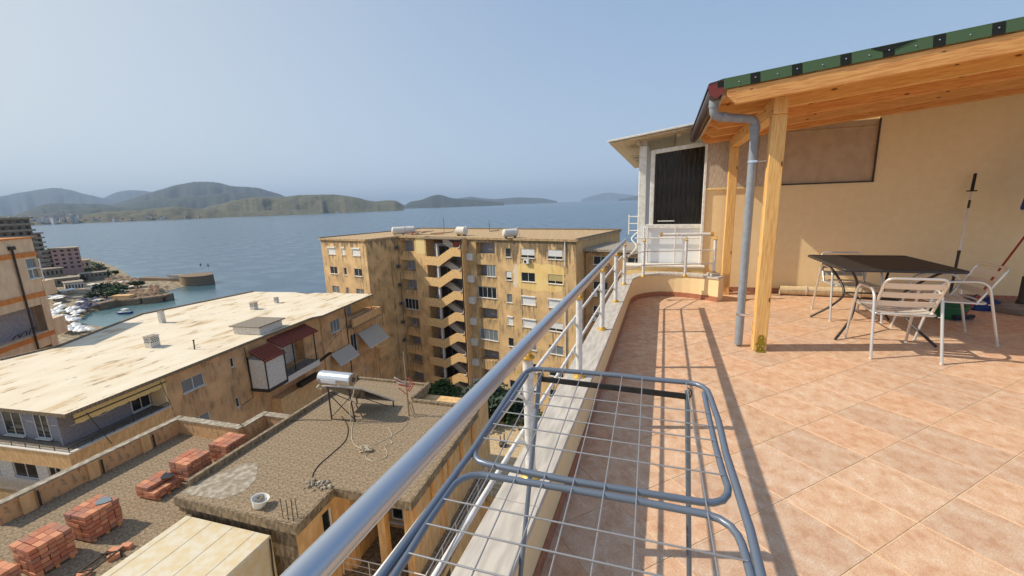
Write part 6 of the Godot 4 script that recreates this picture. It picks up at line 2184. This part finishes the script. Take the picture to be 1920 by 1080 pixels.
func roof_paint() -> StandardMaterial3D:
	# flaking cream paint with brown ponding marks
	var n := 768
	var img := Image.create(n, n, false, Image.FORMAT_RGB8)
	var a := noise(FastNoiseLite.TYPE_SIMPLEX_SMOOTH, 0.010, 5, 400)
	var b := noise(FastNoiseLite.TYPE_SIMPLEX_SMOOTH, 0.03, 4, 401)
	var c := noise(FastNoiseLite.TYPE_SIMPLEX_SMOOTH, 0.08, 3, 402)
	for y in n:
		for x in n:
			var t := a.get_noise_2d(x * 0.6, y * 1.3)
			var s := b.get_noise_2d(x * 0.35, y * 1.2)
			var f := c.get_noise_2d(x, y)
			var col := c8(226, 214, 192).lerp(c8(216, 200, 172), clampf(0.5 + t, 0, 1))
			col = col.lerp(c8(196, 166, 126), clampf((t + 0.4 * s - 0.25) * 2.4, 0, 0.7))
			col = col.lerp(c8(128, 112, 92), clampf((s + 0.35 * f + 0.3 * t - 0.42) * 3.0, 0, 0.7))
			col = col.lerp(c8(234, 225, 206), clampf(f * 0.4, 0, 0.3))
			img.set_pixel(x, y, col)
	var m := StandardMaterial3D.new()
	m.albedo_texture = ImageTexture.create_from_image(img)
	m.roughness = 0.9
	m.uv1_scale = Vector3(1 / 30.0, 1 / 30.0, 1)
	return m

func build_left_block():
	var c0 := on_y(59, 446, 0.30)
	var c1 := on_y(0, 451, 0.30)
	var d := (c1 - c0); d.y = 0
	# local x runs along the facade to the right, so the corner is x = 0
	var turn := atan2(d.z, -d.x)
	var b := thing("orange_banded_block", "cream apartment building with orange storey bands and a drainpipe at the edge", "apartment building", Vector3(c0.x, 0, c0.z), turn)
	var T := 0.30
	var G := -32.0
	# drawn with storeys of 2.9 m, built with 4 m
	b.scale = Vector3.ONE * 1.58
	b.position = Vector3(c0.x * 1.58, -0.93, c0.z * 1.58)
	var mb := MB.new()
	var holes := [[-0.95, -0.05, -2.45, -1.05]]
	mb.wall(-5, 0, G, T, 0, holes + [[-4.5, -0.6, -6.2, -4.3], [-4.5, -0.6, -9.1, -7.2]], 0.5)
	mb.box(Vector3(-0.05, (G + T) * 0.5, -3.05), Vector3(0.1, T - G, 6.0))
	mb.box(Vector3(-4.95, (G + T) * 0.5, -3.05), Vector3(0.1, T - G, 6.0))
	mb.box(Vector3(-2.5, T - 0.1, -3.1), Vector3(4.9, 0.2, 6.0))
	part(b, "wall", mb, M.left_wall)
	for y in [-0.95, -3.75, -6.6]:
		box_part(b, "orange_band", -5, 0.02 if y > -1 else 1.0, y, y + 0.32, 0.0, 0.05, M.orange_band)
	win(b, -0.95, -0.05, -1.75, -1.05, 0.0, "pale", Transform3D.IDENTITY, 1)
	win(b, -0.95, -0.05, -2.45, -1.78, 0.0, "pale", Transform3D.IDENTITY, 2)
	for y in [-4.3, -7.2]: box_part(b, "loggia_wall", -4.6, -0.5, y - 1.95, y + 0.05, -0.8, -0.6, M.grey_wall)
	box_part(b, "balcony_front", -0.1, 0.95, -3.8, -2.75, -1.6, 0.06, M.left_wall, 0.02)
	box_part(b, "balcony_front", -0.1, 1.1, -6.75, -5.5, -1.6, 0.06, M.left_wall, 0.02)
	box_part(b, "balcony_front", -0.1, 1.2, -9.6, -8.4, -1.6, 0.06, M.left_wall, 0.02)
	box_part(b, "corner_pier", -0.6, 0.0, G, -3.8, -0.5, 0.04, M.left_wall)
	simple_rail(b, Vector3(-0.05, -2.75, 0.1), Vector3(0.0, -2.75, 0.1), 1.6, M.window_white, 1, 0.04)
	mb = MB.new()
	mb.rod(Vector3(-1.9, -0.35, 0.1), Vector3(-1.9, -12, 0.1), 0.06, 8)
	mb.box(Vector3(-1.9, -0.25, 0.1), Vector3(0.35, 0.22, 0.2))
	part(b, "drain_pipe", mb, M.iron)
	mb = MB.new()
	for e in [[-2.6, 0.25], [-1.9, 0.35], [-3.2, 0.2]]:
		mb.tube([Vector3(e[0], -6.1, -0.2), Vector3(e[0] + 0.1, -6.1 + e[1], -0.1), Vector3(e[0] + 0.45, -6.05 + e[1], -0.1), Vector3(e[0] + 0.5, -6.1, -0.2)], 0.03, 6)
	part(b, "bicycle_stand", mb, M.iron)
	box_part(b, "roof_edge", -5.1, 0.1, T, T + 0.08, -6.1, 0.1, M.orange_band)

# ---------------------------------------------------------------- the headland with its beach, and the town across the bay
func far_block(called: String, label: String, category: String, xl: float, xr: float, yt: float, yb: float, dist: float, storeys: int, bays: int, wall: Material, turn: float, deep: float, balcony := false, group := "") -> Node3D:
	var mid := ray((xl + xr) * 0.5, yt)
	var reach := Vector2(mid.x, mid.z).length() * dist
	var a := far_at(xl, yt, reach)
	var b := far_at(xr, yt, reach)
	var top: float = (a.y + b.y) * 0.5
	var bot: float = (eye + ray((xl + xr) * 0.5, yb) * dist).y
	var dir := b - a; dir.y = 0
	var w: float = dir.length() / max(0.3, cos(turn))
	var o := thing(called, label, category, Vector3((a.x + b.x) * 0.5, bot, (a.z + b.z) * 0.5), atan2(-dir.z, dir.x) + turn, group)
	var H := top - bot
	var holes: Array = []
	var sh := H / storeys
	for i in storeys:
		for j in bays:
			var x: float = lerp(-w * 0.5, w * 0.5, (j + 0.5) / bays)
			var ww: float = w / bays * 0.24
			holes.append([x - ww, x + ww, i * sh + sh * 0.28, i * sh + sh * 0.74])
	var mb := MB.new()
	mb.wall(-w * 0.5, w * 0.5, -4, H, 0, holes, 0.3)
	mb.box(Vector3(0, H * 0.5 - 2, -deep * 0.5 - 0.35), Vector3(w, H + 4, deep))
	part(o, "wall", mb, wall)
	for h in holes:
		mb = MB.new()
		mb.box(Vector3((h[0] + h[1]) * 0.5, (h[2] + h[3]) * 0.5, -0.25), Vector3(h[1] - h[0], h[3] - h[2], 0.06))
		part(o, "window", mb, M.glass)
	box_part(o, "roof", -w * 0.5 - 0.4, w * 0.5 + 0.4, H, H + 0.35, -deep - 0.7, 0.4, M.concrete_pale)
	if balcony:
		for i in range(1, storeys + 1):
			mb = MB.new()
			mb.box(Vector3(0.6, i * sh - 0.1, 0.7), Vector3(w + 1.6, 0.22, 1.5))
			mb.box(Vector3(0.6, i * sh + 0.35, 1.4), Vector3(w + 1.6, 0.7, 0.1))
			part(o, "balcony", mb, M.concrete_pale)
	return o
func build_promontory():
	var grey := mottled(c8(150, 142, 130), c8(120, 112, 102), 0.95, Vector3(0.1, 0.1, 0.1), 0.0, 500)
	var pink := mottled(c8(196, 158, 146), c8(182, 144, 132), 0.95, Vector3(0.1, 0.1, 0.1), 0.0, 501)
	var cream := mottled(c8(206, 190, 166), c8(190, 172, 148), 0.95, Vector3(0.1, 0.1, 0.1), 0.0, 502)
	far_block("grey_tower", "tall grey tower block with stacked balconies behind the orange-banded building", "tower block", -40, 55, 411, 540, 215, 11, 6, grey, 0.0, 14, true)
	far_block("balcony_block", "pale seaside block with many projecting white balconies beside the grey tower", "apartment block", 52, 76, 438, 510, 268, 8, 2, grey, 0.0, 12, true)
	far_block("pink_hotel", "pinkish hotel with small square windows on the headland", "hotel", 94, 148, 466, 506, 278, 5, 4, pink, 0.1, 16)
	far_block("pink_hotel_wing", "lower red-roofed wing adjoining the pinkish hotel", "hotel", 66, 96, 471, 512, 272, 5, 3, pink, 0.1, 14, true)
	far_block("cream_villa", "small cream villa at the tip of the headland", "house", 148, 166, 489, 503, 300, 1, 2, cream, -0.1, 9)
	# long low beach restaurants with flat pale roofs
	var low := [[78, 150, 523, 536, 252, "long grey-roofed beach pavilion below the pinkish hotel"], [120, 156, 530, 545, 245, "white beach restaurant with a row of dark openings"], [66, 118, 505, 520, 262, "grey terraced restaurant roof beneath the hotel wing"], [62, 96, 545, 562, 232, "white-walled beach house beside the orange-banded building"], [72, 112, 618, 634, 190, "white gabled roof just beyond the cream flat roof"], [150, 200, 512, 521, 275, "low stone terrace among trees at the headland"]]
	for e in low: far_block("beach_house", e[5], "building", e[0], e[1], e[2], e[3], e[4], 1, 6, M.white_paint if e[4] < 250 else grey, 0.05, 9)
	# pier with a round stone end
	var p0 := on_y(371, 532, SEA)
	var pr := thing("stone_pier", "round-ended stone pier with an arcade reaching into the bay", "pier", Vector3(p0.x, SEA, p0.z))
	var mb := MB.new()
	mb.lathe([Vector2(10.0, -2), Vector2(9.6, 5.2), Vector2(9.9, 5.6), Vector2(9.3, 5.7), Vector2(0, 5.8)], 28, Transform3D(Basis.from_scale(Vector3(1.05, 1, 0.8)), Vector3.ZERO))
	part(pr, "bastion", mb, M.rock)
	var dirp := (on_y(268, 529, SEA) - p0)
	mb = MB.new()
	mb.bar(Vector3(0, 1.2, 0) + dirp * 0.05, Vector3(0, 1.2, 0) + dirp, 4.0, 4.0)
	part(pr, "causeway", mb, M.rock)
	mb = MB.new()
	mb.bar(Vector3(0, 5.1, 0) + dirp * 0.05, Vector3(0, 5.1, 0) + dirp * 0.45, 5.0, 0.5)
	part(pr, "arcade_roof", mb, M.concrete)
	for i in 9:
		mb = MB.new()
		var q := dirp * (0.1 + 0.04 * i)
		mb.box(q + Vector3(0, 4.0, 2.0), Vector3(0.5, 2.0, 0.5))
		part(pr, "arcade_column", mb, M.white_paint)
	# rock jetty
	var j := thing("rock_jetty", "low brown stone quay along the little bay", "quay", on_y(265, 571, SEA))
	var jo := j.position
	var line: Array = []
	for p in [[176, 583], [214, 574], [262, 571], [300, 566], [314, 562]]: line.append(on_y(p[0], p[1], SEA) - jo + Vector3(0, 0, -1.5))
	for i in line.size() - 1:
		mb = MB.new()
		mb.bar(line[i] + Vector3(0, 1.0, 0), line[i + 1] + Vector3(0, 1.0, 0), 4.5, 4.4, 0.3)
		part(j, "quay_wall", mb, M.rock)
	mb = MB.new()
	mb.box((line[1] + line[2]) * 0.5 + Vector3(-4, 3.6, 0.0), Vector3(9, 2.2, 3.5), Basis(Vector3.UP, 0.3), 0.1)
	part(j, "ochre_hut", mb, M.old_wall)
	var r := RandomNumberGenerator.new()
	r.seed = 77
	# beach umbrellas
	var proto := {}
	var kinds := {"thatched": mottled(c8(150, 118, 90), c8(120, 92, 70), 0.95, Vector3(2, 2, 2), 0.0, 503), "white": M.window_white, "navy": flat(c8(58, 62, 88), 0.8)}
	for k in kinds:
		var u := Node3D.new()
		u.name = "beach_umbrella"
		mb = MB.new()
		mb.rod(Vector3(0, -1.0, 0), Vector3(0, 2.5, 0), 0.05, 6)
		part(u, "pole", mb, M.mast)
		mb = MB.new()
		mb.lathe([Vector2(1.5, 1.95), Vector2(0.75, 2.35), Vector2(0.0, 2.75)], 10)
		mb.lathe([Vector2(0.0, 2.6), Vector2(0.75, 2.25), Vector2(1.5, 1.9), Vector2(1.5, 1.95)], 10)
		part(u, "canopy", mb, kinds[k])
		proto[k] = u
	var fields := [["thatched", 66, [[212, 560], [250, 545], [290, 533], [335, 533], [325, 541], [300, 554], [240, 564]]], ["thatched", 40, [[196, 520], [230, 512], [262, 524], [250, 538], [205, 536]]], ["white", 34, [[92, 585], [120, 572], [170, 572], [165, 586], [140, 596], [95, 600]]], ["navy", 30, [[150, 562], [212, 556], [214, 572], [170, 582], [140, 574]]], ["white", 16, [[130, 604], [165, 610], [205, 614], [150, 622], [110, 614]]], ["thatched", 14, [[95, 604], [130, 600], [150, 606], [120, 616]]]]
	var words := {"thatched": "brown thatched beach umbrella on the headland's crowded beach", "white": "white beach umbrella on the little bay's beach", "navy": "navy beach umbrella near the stone quay"}
	for f in fields:
		var pg := poly(f[2])
		var made := 0
		var tries := 0
		while made < f[1] and tries < 3000:
			tries += 1
			var q := Vector2(r.randf_range(80, 345), r.randf_range(505, 625))
			if not Geometry2D.is_point_in_polygon(q, pg): continue
			var w := on_y(q.x, q.y, SEA + 3.6)
			if shore_dist(Vector2(w.x, w.z)) < 1.5: continue
			w.y = max(land_height(Vector2(w.x, w.z)), SEA + 0.3)
			var c := copy(proto[f[0]], "beach_umbrella", w, r.randf() * 3.0, words[f[0]], "%s beach umbrellas" % f[0])
			c.set_meta("category", "umbrella")
			c.scale = Vector3.ONE * r.randf_range(0.85, 1.2)
			made += 1
	for k in proto: proto[k].free()
	# sun beds and sheds: pale roofs scattered over the beach slope
	for i in 46:
		var q := Vector2(r.randf_range(95, 250), r.randf_range(528, 600))
		var w := on_y(q.x, q.y, SEA + 4.0)
		if shore_dist(Vector2(w.x, w.z)) < 4.0: continue
		w.y = land_height(Vector2(w.x, w.z))
		var s := thing("beach_shelter", "flat pale sun shelter among the beach umbrellas", "shelter", w, r.randf_range(-0.6, 0.6), "sun shelters on the beach")
		var sx := r.randf_range(2.5, 7.0)
		mb = MB.new()
		mb.box(Vector3(0, 2.4, 0), Vector3(sx, 0.15, r.randf_range(2.0, 3.5)), Basis(Vector3.RIGHT, 0.1))
		part(s, "roof", mb, [M.white_paint, M.concrete, M.awning_grey, M.window_white][r.randi() % 4])
		for x in [-sx * 0.45, sx * 0.45]:
			mb = MB.new()
			mb.box(Vector3(x, 0.7, 0), Vector3(0.12, 3.4, 0.12))
			part(s, "post", mb, M.mast)
	# trees of the headland
	var trees := [[178, 500, 8], [190, 503, 7], [168, 508, 7], [200, 512, 5], [205, 541, 7], [196, 548, 7], [218, 541, 6], [228, 536, 5], [186, 539, 6], [212, 548, 5], [110, 515, 6], [122, 512, 6], [96, 520, 6], [140, 511, 6], [155, 505, 5], [88, 548, 5], [100, 552, 5], [180, 512, 5], [246, 529, 4], [256, 528, 4], [262, 527, 4], [215, 505, 4], [172, 552, 5], [150, 520, 5]]
	for i in trees.size():
		var e: Array = trees[i]
		var w := on_y(e[0], e[1], SEA + 5.0)
		w.y = land_height(Vector2(w.x, w.z))
		bush("headland_tree", w, e[2] * 1.0, e[2] * 1.15, 420, 0.55, M.foliage_dark if i % 3 else M.foliage, "dark green tree on the headland among the beach houses", "tree", "trees on the headland", 40 + i)
	# motor boat
	var bt := thing("motor_boat", "small dark-hulled motor boat with a white canopy in the bay", "boat", on_y(233, 588, SEA), deg_to_rad(200))
	mb = MB.new()
	var outline := poly([[-3.2, -1.0], [1.4, -1.15], [3.4, 0], [1.4, 1.15], [-3.2, 1.0]])
	mb.prism(outline, -0.3, 0.75)
	part(bt, "hull", mb, M.blue)
	mb = MB.new()
	mb.prism(poly([[-2.9, -0.85], [1.3, -0.95], [2.9, 0], [1.3, 0.95], [-2.9, 0.85]]), 0.75, 0.85)
	part(bt, "deck", mb, M.window_white)
	mb = MB.new()
	mb.box(Vector3(-0.6, 2.1, 0), Vector3(2.6, 0.08, 1.9), Basis.IDENTITY, 0.03)
	part(bt, "canopy", mb, M.window_white)
	for e in [[-1.7, -0.8], [-1.7, 0.8], [0.5, -0.8], [0.5, 0.8]]:
		mb = MB.new()
		mb.rod(Vector3(e[0], 0.8, e[1]), Vector3(e[0], 2.1, e[1]), 0.04, 6)
		part(bt, "canopy_post", mb, M.alu)
	mb = MB.new()
	mb.box(Vector3(0.3, 1.1, 0), Vector3(0.7, 0.6, 1.0), Basis.IDENTITY, 0.05)
	part(bt, "console", mb, M.window_white)
	for e in [[376, 497], [390, 498], [445, 440], [381, 446], [560, 437]]:
		var b := thing("buoy", "tiny dark buoy floating on the open bay", "buoy", on_y(e[0], e[1], SEA), 0.0, "buoys in the bay")
		mb = MB.new()
		mb.lathe([Vector2(0, -0.4), Vector2(0.8, -0.1), Vector2(0.8, 0.4), Vector2(0.25, 0.6), Vector2(0.15, 1.8), Vector2(0, 1.9)], 10)
		part(b, "float", mb, M.cable_dark)

func build_far_town():
	var r := RandomNumberGenerator.new()
	r.seed = 31
	var walls := [flat(c8(206, 200, 190), 0.9), flat(c8(190, 180, 168), 0.9), flat(c8(214, 206, 200), 0.9), flat(c8(176, 160, 150), 0.9)]
	var roofs := [flat(c8(150, 104, 84), 0.9), flat(c8(170, 164, 156), 0.9)]
	var names := ["pale apartment house in the town across the bay", "red-roofed small house on the far shore", "white shore-side building at the foot of the far headland"]
	for i in 150:
		var x: float
		var kind := 0
		if i < 80: x = r.randf_range(-30, 150)
		elif i < 125:
			x = r.randf_range(150, 390); kind = 1
		else:
			x = r.randf_range(330, 640); kind = 2
		var dist := r.randf_range(4330, 4720) if kind < 2 else r.randf_range(4900, 4960)
		var wdt := r.randf_range(14, 34)
		var hgt := r.randf_range(14, 44) if kind == 0 else r.randf_range(7, 16)
		var p := far_at(x, 410, dist)
		var f := (dist - 4300.0) / 500.0
		var base: float = SEA + (6.0 + 34.0 * f if kind < 2 else 2.0)
		if kind == 1: base = SEA + 6.0 + 55.0 * f
		var o := thing("far_house", names[kind], "house", Vector3(p.x, base, p.z), r.randf() * 3.0, ["apartment houses across the bay", "small houses on the far shore", "buildings under the far headland"][kind])
		var mb := MB.new()
		mb.box(Vector3(0, hgt * 0.5 - 8, 0), Vector3(wdt, hgt + 16, wdt * 0.7))
		part(o, "wall", mb, walls[r.randi() % 4])
		mb = MB.new()
		if kind == 1: mb.plate(poly([[-wdt * 0.55, hgt], [wdt * 0.55, hgt], [0, hgt + 4]]), -wdt * 0.4, wdt * 0.4)
		else: mb.box(Vector3(0, hgt + 0.6, 0), Vector3(wdt * 1.05, 1.2, wdt * 0.75))
		part(o, "roof", mb, roofs[0] if kind == 1 else roofs[1])
